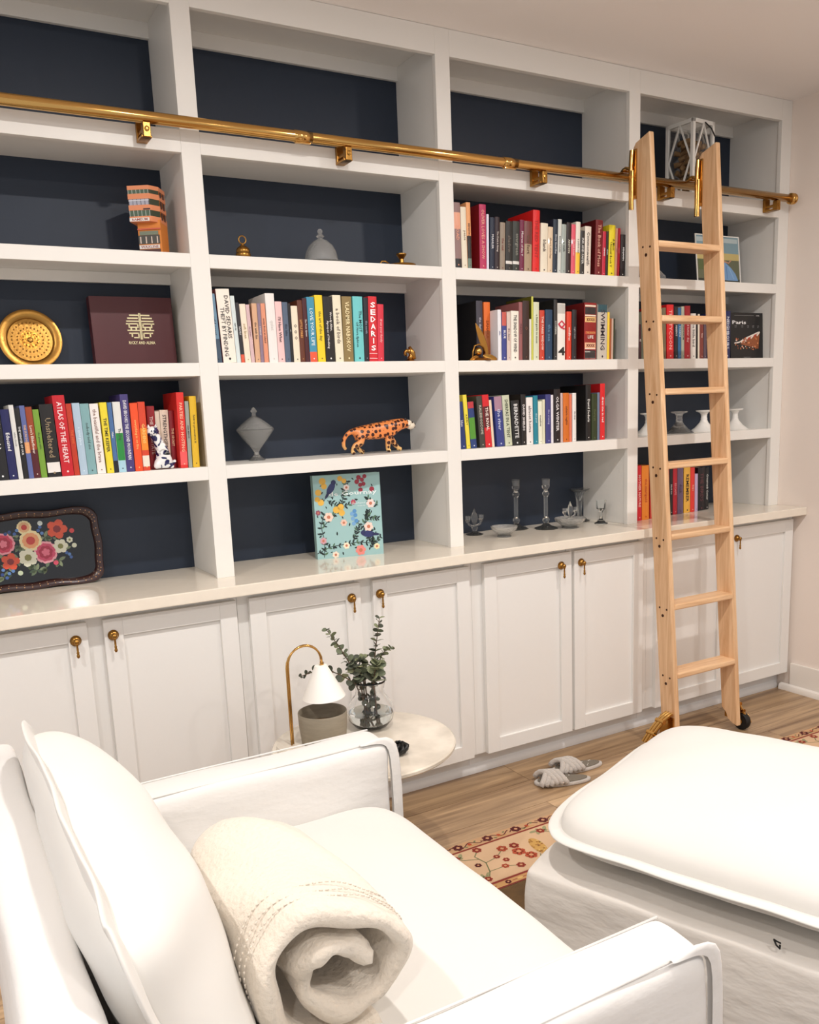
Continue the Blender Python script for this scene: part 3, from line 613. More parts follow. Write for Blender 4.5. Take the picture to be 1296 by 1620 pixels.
for k, x in enumerate((LX0, LX1)):
    # roller hook: tall brass bracket with a bar on the outer side of the stile, a hook over the rail
    b = B(); yt = yz(2.3)+.01; ox = x-.013
    b.box(ox+.007, x-.0005, yt+.062, yt+.088, 2.215, 2.40, .002)                 # plate on the stile
    b.tube([(ox-.004, yt+.080, 2.178), (ox-.004, yt+.080, 2.345), (ox-.002, yt+.078, 2.395)], .0085, 12)
    b.tube([(ox-.010, yt+.066, 2.174), (ox-.010, yt+.066, 2.318)], .0065, 12)
    b.box(ox-.004, ox+.012, yt+.062, yt+.09, 2.215, 2.228, .002)
    hp = [(ox-.004, RY+.03*math.cos(a), RZ+.004+.03*math.sin(a)) for a in [PI*(1.15-.16*i) for i in range(9)]]
    b.tube([(ox-.004, yt+.080, 2.30)]+hp, .0065, 10)
    b.tube([(ox-.026, RY-.004, RZ+.0215), (ox+.014, RY-.004, RZ+.0215)], .0045, 10)
    b.v = [L(v) for v in b.v]
    obj('roller_hook', b, M['brass'], lad, auto=50)
    # foot wheel bracket
    s = -1 if k == 0 else 1; xo = x if k == 0 else x+TH
    b = B(); y0 = yz(.1)
    b.box(min(xo, xo+s*.006), max(xo, xo+s*.006), y0+.01, y0+.085, .05, .145, .002)
    arc = [(xo+s*(.008+.085*t), y0+.03+.05*t, .165-.125*t**1.3) for t in [i/8 for i in range(9)]] if k == 0 else [(xo+s*(.010+.030*t), y0+.05-.028*t, .15-.085*t) for t in [i/8 for i in range(9)]]
    b.tube(arc, .0085, 12); b.tube([(p[0], p[1]-.014, p[2]) for p in arc], .007, 12); b.tube([(p[0], p[1]+.014, p[2]) for p in arc], .007, 12)
    for j in (3, 6): b.tube([(arc[j][0], arc[j][1]-.022, arc[j][2]), (arc[j][0], arc[j][1]+.022, arc[j][2])], .0105, 12)
    b.v = [L(v) for v in b.v]
    obj('wheel_bracket', b, M['brass'], lad, auto=50)
    b = B(); b.M = Matrix.Rotation(PI/2, 4, 'Y'); b.lathe([(.012, -.014), (.036, -.014), (.0385, -.009), (.0385, .009), (.036, .014), (.012, .014)], 28)
    w = obj('wheel', b, M['rubber'], lad, auto=40, loc=L((xo+s*.038, y0+.022, .0387)))
    b = B(); b.M = Matrix.Rotation(PI/2, 4, 'Y'); b.lathe([(1e-5, -.017), (.013, -.017), (.013, .017), (1e-5, .017)], 18)
    for a in range(3):
        c_, s_ = math.cos(a*PI/3), math.sin(a*PI/3); b.M = Matrix()
        b.tube([(s*.018, -c_*.03, -s_*.03), (s*.018, c_*.03, s_*.03)], .0032, 8)
    b.tube([(s*.018, .033*math.cos(a*PI/3), .033*math.sin(a*PI/3)) for a in range(6)], .0034, 8, closed=True)
    obj('hub', b, M['brass'], w, auto=50)
# ---------------------------------------------------------------- books
def book(x, w, Y, h, lean, c1, tc, s, o, z, label, group, depth=None, hard=True):
    depth = depth or min(.165, h*.72); bu = min(.0025, w*.12); side = o.get('side', c1)
    b = B(); n = 4 if w > .012 else 2; t = .0018
    pts = [(w*i/n, -bu*math.sin(PI*i/n)) for i in range(n+1)]
    for i in range(n):                                                     # rounded spine
        (xa, ya), (xb, yb) = pts[i], pts[i+1]
        b.add([(xa, ya, 0), (xb, yb, 0), (xb, yb, h), (xa, ya, h), (xa, ya+.003, 0), (xb, yb+.003, 0), (xb, yb+.003, h), (xa, ya+.003, h)],
              [(0, 1, 2, 3), (4, 7, 6, 5), (0, 4, 5, 1), (3, 2, 6, 7)], c1)
    b.box(0, t, 0.0005, depth, 0, h, col=side); b.box(w-t, w, 0.0005, depth, 0, h, col=side)
    lift = w*lean if lean > 0 else 0
    k = obj('book', b, M['book'], colors=True, loc=(x, Y, z+lift+.0003), rot=(0, math.atan(lean), 0))
    tag(k, label, 'book', group)
    if w > 2*t+.001: obj('page_block', B().box(t+.0002, w-t-.0002, .0032, depth-.003, .0025, h-.003), M['paper'], k)
    p = B(); e = .0004
    def strip(z0, z1, col, x0=.02, x1=.98):
        q = [(w*(x0+(x1-x0)*i/n), -bu*math.sin(PI*(x0+(x1-x0)*i/n))-e*.5) for i in range(n+1)]
        for i in range(n): p.add([(q[i][0], q[i][1], z0), (q[i+1][0], q[i+1][1], z0), (q[i+1][0], q[i+1][1], z1), (q[i][0], q[i][1], z1)], [(0, 1, 2, 3)], col)
    for key in ('b2', 'b3'):
        if key in o: a, c, col = o[key]; strip(h*a, h*c, col)
    ty = -bu-e*1.6
    if o.get('rim'): strip(.004, h-.004, c1, .04, .99)
    if o.get('q4'):
        strip(h*.82, h*.985, (196, 194, 188)); text_on(p, 'Q', w*.5, h*.62, w*1.0, h*.17, ty, (206, 34, 66), keep=False, bold=.03); text_on(p, '4', w*.5, h*.155, w*.85, h*.15, ty, (16, 16, 16), keep=False, bold=.03)
    elif o.get('life'):
        for a, c, col in ((.93, .96, (240, 228, 205)), (.80, .92, (46, 40, 42)), (.765, .79, (240, 228, 205)), (.66, .755, (236, 196, 130)), (.45, .5, (196, 70, 50)), (.20, .30, (240, 190, 150)), (.185, .2, (245, 235, 220)), (.02, .165, (52, 46, 48)), (.13, .148, (235, 230, 220)), (.02, .03, (235, 230, 220))): strip(h*a, h*c, col, .06, .94)
        text_on(p, 'THE EIGHTH', w*.5, h*.475, w*.75, h*.035, ty-.0003, (230, 180, 110)); text_on(p, 'LIFE', w*.5, h*.40, w*.7, h*.055, ty, (250, 245, 235)); text_on(p, 'xxxx', w*.5, h*.705, w*.7, h*.05, ty-.0003, (120, 50, 30))
        text_on(p, 'xxxx', w*.5, h*.25, w*.7, h*.05, ty-.0003, (120, 40, 40))
    elif o.get('stack'):
        for i, ch in enumerate(s): text_on(p, ch, w*.5, h*(.87-.11*i), w*(.6 if ch != 'I' else .14), h*.085, ty, tc, keep=False, bold=.03)
        strip(h*.045, h*.055, (245, 220, 220)); strip(h*.12, h*.128, (245, 220, 220))
    elif s:
        words = s
        if len(s) > 20 and w > .03:
            m = s.find(' ', len(s)//2-4); m = m if m > 0 else len(s)//2
            text_on(p, s[:m], w*.70, h*.62, h*.66, w*.30, ty, tc, True); text_on(p, s[m+1:], w*.32, h*.42, h*.66, w*.30, ty, tc, True)
        else: text_on(p, s, w*.5, h*.54, h*.76, w*.44, ty, tc, True, keep=True, bold=.015)
    if w > .017 and not o.get('q4') and not o.get('life') and not o.get('stack'):    # publisher's mark
        p.add([(w*.5+w*.09*math.cos(a), ty, h*.055+w*.09*math.sin(a)) for a in [2*PI*i/8 for i in range(8)]], [tuple(range(8))], tc)
    if p.v: obj('spine_lettering', p, M['print'], k, colors=True)
    return k
def cname(c):
    r, g, b = c; mx, mn = max(c), min(c); L_ = (mx+mn)/2
    if mx-mn < 26: return 'black' if L_ < 60 else 'dark grey' if L_ < 100 else 'grey' if L_ < 190 else 'white'
    import colorsys; hh, ss, vv = colorsys.rgb_to_hsv(r/255, g/255, b/255); hh *= 360
    if vv < .25: return 'near-black'
    if ss < .2 and vv > .8: return 'cream' if hh < 80 else 'pale blue' if hh > 170 else 'pale green'
    if hh < 14 or hh > 345: return 'dark red' if vv < .65 else 'red' if ss > .6 else 'pink'
    if hh < 42: return 'brown' if vv < .7 else 'orange' if ss > .6 else 'peach'
    if hh < 66: return 'olive' if vv < .6 else 'yellow' if ss > .5 else 'beige'
    if hh < 165: return 'dark green' if vv < .45 else 'green'
    if hh < 200: return 'teal' if vv < .75 else 'turquoise'
    if hh < 260: return 'navy' if vv < .5 else 'blue'
    if hh < 300: return 'purple'
    return 'magenta'
ORD = 'first second third fourth fifth sixth seventh eighth ninth tenth eleventh twelfth thirteenth fourteenth fifteenth sixteenth seventeenth eighteenth nineteenth twentieth twenty-first twenty-second twenty-third twenty-fourth twenty-fifth twenty-sixth twenty-seventh twenty-eighth twenty-ninth thirtieth'.split()
SHELF = {'C1': ('with the porcelain cat', 'books beside the porcelain cat', ZC), 'B2': ('above the leopard', 'books above the leopard', ZB), 'A3': ('under the top shelf', 'books on the highest filled shelf', ZA),
         'B3': ('with the brass leaf', 'books beside the brass leaf', ZB), 'C3': ('above the glass candlesticks', 'books above the glass candlesticks', ZC), 'B4': ('behind the ladder', 'books on the shelf behind the ladder', ZB), 'K4': ('on the worktop', 'books on the worktop behind the ladder', ZK)}
for key, L_ in BOOKS.items():
    wh, grp, z = SHELF[key]
    for i, (x, w, Y, h, lean, c1, tc, s, o) in enumerate(L_):
        col = cname(c1); thick = 'thin ' if w < .015 else 'thick ' if w > .034 else ''
        lab = '%s%s book, %s from the left in the row %s' % (thick, col, ORD[i], wh)
        book(x, w, Y, h, lean, c1, tc, s, o, z, lab, grp)
# ---------------------------------------------------------------- front-facing books
def coverbook(name, label, x, Y, z, w, h, t, rotz, tilt, col, draw, cat='book'):
    k = obj(name, B().box(0, w, 0, .0025, 0, h).box(0, w, t-.0025, t, 0, h).box(0, .0025, .0025, t-.0025, 0, h), mat(name+'_cloth', col, .4, coat=.15), loc=(x, Y, z), rot=(tilt, 0, rotz))
    tag(k, label, cat)
    obj('page_block', B().box(.0035, w-.004, .0027, t-.0027, .004, h-.004), M['paper'], k)
    p = B(); draw(p, w, h); obj('cover_print', p, M['print'], k, colors=True)
    return k
def disc(p, x, z, r, y, col, n=8, sz=1., rot=0.):
    c, s = math.cos(rot), math.sin(rot)
    p.add([(x+r*(math.cos(2*PI*i/n)*c-sz*math.sin(2*PI*i/n)*s), y, z+r*(math.cos(2*PI*i/n)*s+sz*math.sin(2*PI*i/n)*c)) for i in range(n)], [tuple(range(n))], col)
def leaf2(p, x, z, l, a, y, col, wd=.3):
    c, s = math.cos(a), math.sin(a)
    q = [(0, 0), (.3*l, wd*l*.5), (.7*l, wd*l*.42), (l, 0), (.7*l, -wd*l*.42), (.3*l, -wd*l*.5)]
    p.add([(x+u*c-v*s, y, z+u*s+v*c) for u, v in q], [(0, 5, 4, 3, 2, 1)], col)
def stroke(p, pts, wd, y, col):
    for (xa, za), (xb, zb) in zip(pts, pts[1:]):
        dx, dz = xb-xa, zb-za; l = math.hypot(dx, dz) or 1; nx, nz = -dz/l*wd/2, dx/l*wd/2; ex, ez = dx/l*wd*.2, dz/l*wd*.2
        p.add([(xa-nx-ex, y, za-nz-ez), (xb-nx+ex, y, zb-nz+ez), (xb+nx+ex, y, zb+nz+ez), (xa+nx-ex, y, za+nz-ez)], [(0, 1, 2, 3)], col)
def flower(p, x, z, r, y, col, mid, n=6, rot=0.):
    for i in range(n):
        a = rot+2*PI*i/n; disc(p, x+r*.6*math.cos(a), z+r*.6*math.sin(a), r*.42, y-.00004*i, col, 7)
    disc(p, x, z, r*.38, y-.0004, mid, 7)
def floral(p, w, h):
    R = random.Random(7); y = -.0004; dk = (26, 42, 40); U = lambda a, b: (a*w, (1-b)*h)
    p.box(0, w, -.0003, -.0001, 0, h, col=(158, 196, 196))
    br = [[(.0, .93), (.2, .86), (.45, .84), (.62, .83), (.85, .86), (.97, .78)], [(.1, .62), (.25, .5), (.38, .4), (.52, .36)], [(.38, .38), (.44, .28), (.46, .18), (.5, .08)], [(.1, .98), (.12, .8), (.08, .6), (.14, .45)],
          [(.6, .56), (.7, .66), (.82, .72)], [(.72, .62), (.78, .52), (.8, .45)], [(.95, .4), (.85, .36), (.8, .3)], [(.8, .92), (.85, .84), (.8, .78)], [(.72, .5), (.84, .55), (.94, .56)], [(.2, .3), (.32, .36), (.38, .4)], [(.55, .8), (.6, .72), (.62, .66)]]
    for q in br:
        q = [U(*t) for t in q]; stroke(p, q, .0028, y, dk)
        for (xa, za), (xb, zb) in zip(q, q[1:]):
            for t in (.15, .5, .85):
                for sg in (1, -1):
                    a = math.atan2(zb-za, xb-xa)+sg*R.uniform(.5, 1.2); leaf2(p, xa+(xb-xa)*t, za+(zb-za)*t, R.uniform(.012, .019), a, y-.0002, dk if R.random() < .75 else (84, 116, 90), .42)
    for i in range(46):
        a, c = R.uniform(.04, .95), R.uniform(.05, .97); x, z = U(a, c); leaf2(p, x, z, R.uniform(.009, .015), R.uniform(0, 6), y-.0003, dk, .4)
    for a, c, r in ((.14, .07, .013), (.16, .13, .011), (.07, .2, .012), (.1, .32, .012), (.05, .28, .01), (.32, .42, .013), (.39, .39, .012), (.4, .46, .012), (.4, .05, .01), (.46, .08, .009)): x, z = U(a, c); disc(p, x, z, r, y-.0005, (232, 182, 74), 10)
    for a, c, r in ((.68, .05, .009), (.73, .08, .008), (.65, .1, .009), (.7, .14, .008), (.75, .13, .008), (.7, .2, .009), (.87, .2, .01), (.77, .04, .008)): x, z = U(a, c); disc(p, x, z, r, y-.0005, (150, 40, 58), 9)
    for a, c, r, col in ((.2, .5, .018, (240, 214, 196)), (.42, .58, .013, (238, 200, 180)), (.44, .86, .013, (240, 232, 205)), (.65, .93, .02, (236, 140, 132)), (.79, .65, .018, (240, 216, 204)), (.84, .37, .017, (238, 220, 214)), (.27, .96, .013, (240, 226, 206)), (.49, .16, .012, (240, 226, 222)), (.1, .78, .013, (210, 160, 170)), (.9, .9, .012, (240, 226, 180)), (.58, .34, .01, (180, 70, 100)), (.05, .44, .01, (150, 80, 100))):
        x, z = U(a, c); flower(p, x, z, r, y-.0006, col, (200, 120, 90), 6, a*5)
    for i, (a, c) in enumerate(((.55, .48), (.6, .5), (.56, .54), (.61, .57), (.57, .6), (.59, .45))): x, z = U(a, c); disc(p, x, z, .008, y-.0006, (88, 146, 200) if i % 2 else (120, 170, 215), 7)
    for (a, c, s1, rt_) in ((.26, .16, 1, 1.0), (.78, .74, -1, -.1)):
        x, z = U(a, c); disc(p, x, z, .025, y-.0008, (44, 52, 104), 12, .48, rt_); disc(p, x+.020*math.cos(rt_)*s1, z+.02*math.sin(rt_)*s1+.004, .0095, y-.0009, (40, 46, 92), 9)
        leaf2(p, x-.012*math.cos(rt_)*s1, z-.012*math.sin(rt_)*s1, .034, rt_+PI if s1 > 0 else rt_, y-.001, (36, 42, 84), .3)
    text_on(p, 'de Gournay', w*.58, h*.765, w*.72, h*.068, y-.0014, (244, 250, 250), keep=False, bold=.008)
    text_on(p, 'Hand-Painted', w*.66, h*.645, w*.34, h*.02, y-.0012, (232, 244, 244)); text_on(p, 'INTERIORS', w*.7, h*.61, w*.24, h*.014, y-.0012, (232, 244, 244))
coverbook('picture_book', 'tall pale turquoise picture book printed with birds and flowers on the worktop', .383, .112, ZK, .253, .305, .038, -.195, -.03, (158, 192, 190), floral)
def paris(p, w, h):
    y = -.0004
    text_on(p, 'Paris', w*.27, h*.79, w*.42, h*.075, y, (245, 245, 245), keep=False, bold=.02)
    for i, (a, b_) in enumerate(((.12, .2), (.28, .44), (.48, .6), (.66, .74), (.80, .9))): text_on(p, 'in map', w*(a+b_)/2, h*.715, w*(b_-a), h*.02, y, (190, 190, 190)); text_on(p, 'city of', w*(a+b_)/2, h*.685, w*(b_-a), h*.02, y, (170, 170, 170))
    p.box(w*.12, w*.72, -.0005, -.0003, h*.935, h*.94, col=(170, 170, 170)); text_on(p, 'GUIDE', w*.84, h*.94, w*.13, h*.025, y, (230, 230, 230))
    p.poly([(w*.3, y, h*.32), (w*.86, y, h*.22), (w*.9, y, h*.58), (w*.62, y, h*.46), (w*.4, y, h*.38)], (150, 82, 44))
    for i in range(6): stroke(p, [(w*(.34+.095*i), h*(.36+.03*i)), (w*(.42+.095*i), h*(.42+.033*i))], .008, y-.0003, (236, 226, 214) if i % 2 else (190, 60, 40))
    stroke(p, [(w*.12, h*.34), (w*.26, h*.36), (w*.5, h*.46), (w*.86, h*.58)], .006, y-.0004, (235, 225, 215))
    R = random.Random(3)
    for i in range(60): disc(p, w*R.uniform(.14, .86), h*R.uniform(.2, .46), R.uniform(.002, .005), y-.0005-.00001*i, R.choice([(226, 150, 96), (210, 110, 60), (240, 220, 200), (40, 24, 20), (120, 60, 34)]), 6)
    text_on(p, 'photographs and places', w*.5, h*.035, w*.5, h*.02, y, (170, 170, 170))
coverbook('guide_book', 'black paperback with Paris on its front cover, right of the ladder', 2.487, .055, ZB, .222, .210, .018, .0, -.05, (24, 24, 26), paris)
def happy(p, w, h):
    y = -.0006; g = (240, 226, 176); cx, cz, R = w*.585, h*.60, .046
    def cl(x0, x1, z0, z1):
        zc = (z0+z1)/2
        zz = max(abs(z0), abs(z1)); 
        if zz >= R*1.02: lim = R*.25
        else: lim = math.sqrt(max(0, R*R-zc*zc))
        a, b_ = max(x0, -lim), min(x1, lim)
        if b_ > a: p.box(cx+a, cx+b_, y, y+.0004, cz+z0, cz+z1, col=g)
    t = .0042
    for s in (-1, 1):
        def bar(a, b_, z0, z1): cl(min(s*a, s*b_), max(s*a, s*b_), z0, z1)
        bar(.0215, .026, .030, .052)                      # top stem
        bar(.002, .05, .030, .0345); bar(.006, .044, .0205, .025)
        bar(.002, .05, .0115, .0155)
        bar(.006, .05, .003, .007); bar(.006, .0105, -.006, .007); bar(.034, .0385, -.006, .007); bar(.006, .0385, -.008, -.004)
        bar(.012, .017, -.014, -.008); bar(.028, .033, -.014, -.008)
        bar(.002, .05, -.018, -.014)
        bar(.006, .04, -.027, -.023); bar(.006, .0105, -.040, -.023); bar(.027, .0315, -.037, -.023); bar(.006, .03, -.041, -.037)
        bar(.0005, .0035, -.045, .040)
    text_on(p, 'RICKY AND ALINA', cx, h*.355, .085, .010, y, g, keep=False, bold=.02)
coverbook('wedding_album', 'square maroon album with gold double-happiness emblem beside the brass plate', -.306, .205, ZB, .262, .226, .045, 0, -.06, (78, 18, 24), happy, 'album')
# ---------------------------------------------------------------- ornaments on the shelves
# tenement building model
bl = thing('model_building', 'small terracotta model of a tenement block with glazed balconies', 'model', (-.126, .10, ZA), (0, 0, -.56)); bl.scale = (.84, .84, 1.0)
M['terra'] = mat('terracotta_paint', (232, 148, 104), .5); M['orng'] = mat('orange_wall_paint', (224, 136, 54), .5)
b = B(); b.box(-.040, .046, .0, .085, 0, .110); b.prism([(-.056, -.022), (.018, -.022), (.044, .013), (.044, .083), (-.056, .083)], .110, .2, 'z')
obj('tower_block', b, M['orng'], bl)
for i, z in enumerate((.103, .136, .169, .196)):
    b = B(); b.prism([(-.058, -.026), (.020, -.026), (.0465, .012), (.0465, .085), (-.058, .085)], z, z+(.0155 if i < 3 else .012), 'z'); obj('balcony_band', b, M['terra'], bl)
for i, z in enumerate((.1185, .1515, .1845)):
    b = B(); g = (66, 92, 70) if i != 1 else (176, 176, 190); hh = .0175 if i < 2 else .0115
    b.box(-.0565, .019, -.0245, -.0225, z, z+hh, col=g)
    for k in range(6): b.box(-.056+.0148*k, -.0545+.0148*k, -.0256, -.0246, z, z+hh, col=(208, 214, 206) if i != 1 else (60, 60, 76))
    if i == 1: b.box(-.0565, .019, -.0258, -.0247, z+.012, z+.0145, col=(226, 226, 234))
    b.add([(.020, -.0245, z), (.0455, .012, z), (.0455, .012, z+hh), (.020, -.0245, z+hh)], [(0, 1, 2, 3)], (58, 66, 48))
    for k in range(2): b.box(.0466, .0474, .020+.030*k, .038+.030*k, z-.006, z+hh-.002, col=(64, 30, 24))
    obj('glazed_balcony', b, M['print'], bl, colors=True)
b = B(); y = -.0012
b.box(-.04, .04, y, -.0002, .0, .024, col=(70, 26, 24)); b.box(-.038, -.022, y-.0006, y, .003, .02, col=(190, 190, 170)); b.box(-.039, .038, y-.001, y, .026, .037, col=(236, 232, 226))
text_on(b, 'WAXLINE', 0, .0315, .066, .008, y-.0016, (150, 30, 30), keep=False); b.box(-.04, .04, y, -.0002, .040, .066, col=(70, 66, 58))
for k in range(4): b.box(-.034+.021*k, -.030+.021*k, y-.001, y, .042, .062, col=(226, 206, 190))
b.box(-.034, .036, y-.001, y, .0665, .078, col=(118, 128, 106)); b.box(-.04, .046, y-.004, y, .082, .086, col=(206, 90, 60)); b.box(-.058, .016, -.0272, -.0262, .104, .114, col=(238, 232, 226)); text_on(b, 'RAMEUM', -.02, .109, .058, .007, -.0277, (160, 60, 50), keep=False)
b.box(-.004, .022, -.0272, -.0262, .137, .141, col=(60, 20, 20))
obj('shop_front', b, M['print'], bl, colors=True)

# brass hand bell
t = thing('hand_bell', 'small ringed brass bell standing alone above the memoir books', 'bell', (.182, .11, ZA))
obj('body', B().lathe([(1e-5, .001), (.020, .0), (.0235, .004), (.0245, .010), (.0225, .014), (.025, .019), (.0255, .026), (.022, .031), (.0235, .035), (.021, .043), (.013, .050), (.007, .053), (.0055, .058), (1e-5, .059)], 28), M['brass2'], t, auto=40)
obj('ring_handle', B().tube([(.0125*math.sin(2*PI*i/20), 0, .0715-.0125*math.cos(2*PI*i/20)) for i in range(20)], .0022, 8, closed=True), M['brass2'], t, smooth=True)
# cut-glass cloche
M['cutglass'] = mat('cut_glass', (250, 250, 248), .08, trans=.86, ior=1.45, bump=.9, bscale=85)
t = thing('glass_cheese_dome', 'cut-glass cheese dome on a round glass dish', 'dish', (.475, .13, ZA))
obj('plate', B().lathe([(1e-5, .006), (.03, .004), (.05, .004), (.085, .010), (.089, .013), (.085, .014), (.05, .009), (1e-5, .009)], 40, flute=20, fd=.012), M['cutglass'], t, auto=50)
pr_ = [(.0575, .0), (.0595, .002), (.058, .02), (.053, .042), (.042, .062), (.026, .077), (.010, .084), (.007, .088)]
obj('dome', B().lathe([(r, z+.010) for r, z in pr_]+[(.0045, .098), (.004, .088)]+[(r-.0025, z+.008) for r, z in pr_[::-1][1:]], 48), M['cutglass'], t, auto=50)
obj('knob', B().lathe([(.005, .094), (.010, .098), (.015, .103), (.010, .108), (.006, .110), (.0085, .116), (.0095, .121), (.006, .126), (1e-5, .128)], 16), M['cutglass'], t, auto=50)
# brass chamberstick
t = thing('chamberstick', 'small brass chamberstick with curled handle beside the glass dome', 'candle holder', (.775, .09, ZA)); t.scale = (1.3, 1.3, 1.45)
obj('dish', B().lathe([(1e-5, .002), (.026, .001), (.036, .006), (.040, .010), (.038, .011), (.026, .004), (1e-5, .005)], 32), M['brass2'], t, auto=40)
obj('socket', B().lathe([(.009, .004), (.0075, .01), (.0065, .024), (.011, .030), (.0145, .034), (.0145, .037), (.008, .036), (.007, .028), (1e-5, .027)], 20), M['brass2'], t, auto=40)
obj('handle', B().tube([(-.037, 0, .009), (-.052, 0, .017), (-.064, -.001, .016), (-.071, -.002, .008), (-.069, -.002, .001)], .0022, 8), M['brass2'], t, smooth=True)

# brass plate
M['embossed'] = mat('embossed_brass', (198, 140, 62), .3, 1., bump=1., bscale=55)
t = thing('brass_plate', 'round embossed brass plate propped upright against the navy back', 'plate', (-.487, .262, ZB+.094), (PI/2-.16, 0, 0))
obj('rim', B().lathe([(.066, -.006), (.068, -.001), (.074, .001), (.088, .004), (.0935, .003), (.0935, .0), (.085, -.004), (.072, -.008)], 56), M['brass2'], t, auto=50)
b = B(); b.lathe([(1e-5, -.006), (.02, -.0055), (.05, -.007), (.068, -.0065)], 56, flute=28, fd=.01); obj('well', b, M['embossed'], t, auto=50)
b = B()
for r, n, l, w in ((.054, 30, .009, .0016), (.038, 22, .009, .002), (.022, 14, .009, .002)):
    for i in range(n):
        a = 2*PI*i/n; b.ball((r*math.cos(a), r*math.sin(a), -.005), .0022, 6, sc=(1.2, 1.2, .8)); 
b.lathe([(1e-5, -.004), (.006, -.003), (.009, -.005)], 12)
obj('relief', b, M['brass2'], t, smooth=True)['kind'] = 'stuff'

# crystal candy dish with lid
t = thing('crystal_candy_dish', 'diamond-shaped cut-crystal candy dish with pointed lid', 'dish', (.210, .20, ZC))
obj('bowl', B().lathe([(1e-5, 0), (.028, 0), (.030, .003), (.020, .010), (.010, .020), (.0085, .030), (.018, .045), (.045, .078), (.063, .104), (.0655, .108), (.0635, .109), (.043, .080), (.015, .046), (1e-5, .040)], 32, flute=16, fd=.02), M['cutglass'], t, auto=40)
obj('lid', B().lathe([(.0655, .1095), (.064, .113), (.045, .130), (.022, .148), (.008, .156), (.0065, .166), (.0125, .172), (.0065, .182), (1e-5, .188), (1e-5, .150), (.042, .127), (.060, .110)], 32, flute=16, fd=.02), M['cutglass'], t, auto=40)

# leopard figurine
mm = bpy.data.materials.new('spotted_leopard_glaze'); mm.use_nodes = True; nt = mm.node_tree; N = nt.nodes; Lk = nt.links; p_ = N['Principled BSDF']; p_.inputs['Roughness'].default_value = .35
tc = N.new('ShaderNodeTexCoord'); vo = N.new('ShaderNodeTexVoronoi'); vo.inputs['Scale'].default_value = 62; vo.inputs['Randomness'].default_value = .75; Lk.new(tc.outputs['Object'], vo.inputs['Vector'])
ns = N.new('ShaderNodeTexNoise'); ns.inputs['Scale'].default_value = 200; Lk.new(tc.outputs['Object'], ns.inputs['Vector'])
ad = N.new('ShaderNodeMath'); ad.operation = 'MULTIPLY_ADD'; ad.inputs[1].default_value = .25; Lk.new(ns.outputs[0], ad.inputs[0]); Lk.new(vo.outputs['Distance'], ad.inputs[2])
rp = N.new('ShaderNodeValToRGB'); rp.color_ramp.interpolation = 'LINEAR'; rp.color_ramp.elements[0].position = .53; rp.color_ramp.elements[0].color = (*lin((66, 30, 22)), 1); rp.color_ramp.elements[1].position = .58; rp.color_ramp.elements[1].color = (1, 1, 1, 1)
Lk.new(ad.outputs[0], rp.inputs[0])
sx = N.new('ShaderNodeSeparateXYZ'); Lk.new(tc.outputs['Object'], sx.inputs[0]); bz = N.new('ShaderNodeMapRange'); bz.inputs['From Min'].default_value = .005; bz.inputs['From Max'].default_value = .06; Lk.new(sx.outputs[2], bz.inputs[0])
mx = N.new('ShaderNodeMix'); mx.data_type = 'RGBA'; mx.inputs[6].default_value = (*lin((240, 200, 130)), 1); mx.inputs[7].default_value = (*lin((232, 138, 72)), 1); Lk.new(bz.outputs[0], mx.inputs[0])
mt = N.new('ShaderNodeMix'); mt.data_type = 'RGBA'; mt.blend_type = 'MULTIPLY'; mt.inputs[0].default_value = 1; Lk.new(mx.outputs[2], mt.inputs[6]); Lk.new(rp.outputs[0], mt.inputs[7]); Lk.new(mt.outputs[2], p_.inputs['Base Color'])
lp = thing('leopard_figurine', 'spotted orange leopard figurine walking to the right with raised tail', 'figurine', (.548, .135, ZC))
Vt = [(.040, 0, .084), (.10, 0, .083), (.152, 0, .086), (.205, 0, .102), (.236, 0, .106), (.256, 0, .100),
      (.014, 0, .087), (-.008, .002, .076), (-.022, .004, .055), (-.022, .006, .035), (-.012, .008, .020),
      (.040, -.013, .062), (.042, -.017, .045), (.010, -.017, .034), (.0, -.018, .008), (.013, -.018, .006),
      (.048, .013, .060), (.060, .017, .042), (.036, .017, .028), (.056, .018, .009), (.070, .018, .006),
      (.156, -.013, .060), (.152, -.017, .036), (.150, -.017, .010), (.163, -.017, .006),
      (.172, .013, .062), (.192, .016, .040), (.212, .017, .014), (.228, .017, .008)]
Ed = [(0, 1), (1, 2), (2, 3), (3, 4), (4, 5), (0, 6), (6, 7), (7, 8), (8, 9), (9, 10), (0, 11), (11, 12), (12, 13), (13, 14), (14, 15), (0, 16), (16, 17), (17, 18), (18, 19), (19, 20), (2, 21), (21, 22), (22, 23), (23, 24), (2, 25), (25, 26), (26, 27), (27, 28)]
Rd = [.030, .031, .034, .025, .022, .014, .011, .008, .0075, .0075, .006, .017, .014, .009, .0085, .0085, .016, .014, .009, .0085, .0085, .015, .0105, .0085, .009, .015, .011, .0085, .0085]
body = skin('body', Vt, Ed, Rd, mm, lp)
fc = B(); fc.ball((.262, 0, .097), .0165, 14, sc=(1.15, .95, .9)); fc.ball((.250, 0, .106), .017, 14, sc=(1, 1., .8)); fc.ball((.249, -.0135, .1035), .0085, 10, sc=(1, .6, .9)); fc.ball((.249, .0135, .1035), .0085, 10, sc=(1, .6, .9)); fc.ball((.262, 0, .089), .009, 10, sc=(1, .9, .6)); obj('face', fc, mat('cream_face_glaze', (240, 226, 204), .3), lp, smooth=True)
fe = B(); fe.ball((.281, 0, .101), .0038, 8); fe.ball((.264, -.0135, .109), .0030, 8); fe.ball((.264, .0135, .109), .0030, 8); fe.ball((.2755, -.0085, .090), .002, 8, sc=(3, 1, .6)); fe.ball((.232, -.015, .121), .0055, 8, sc=(1, .5, 1)); fe.ball((.232, .015, .121), .0055, 8, sc=(1, .5, 1))
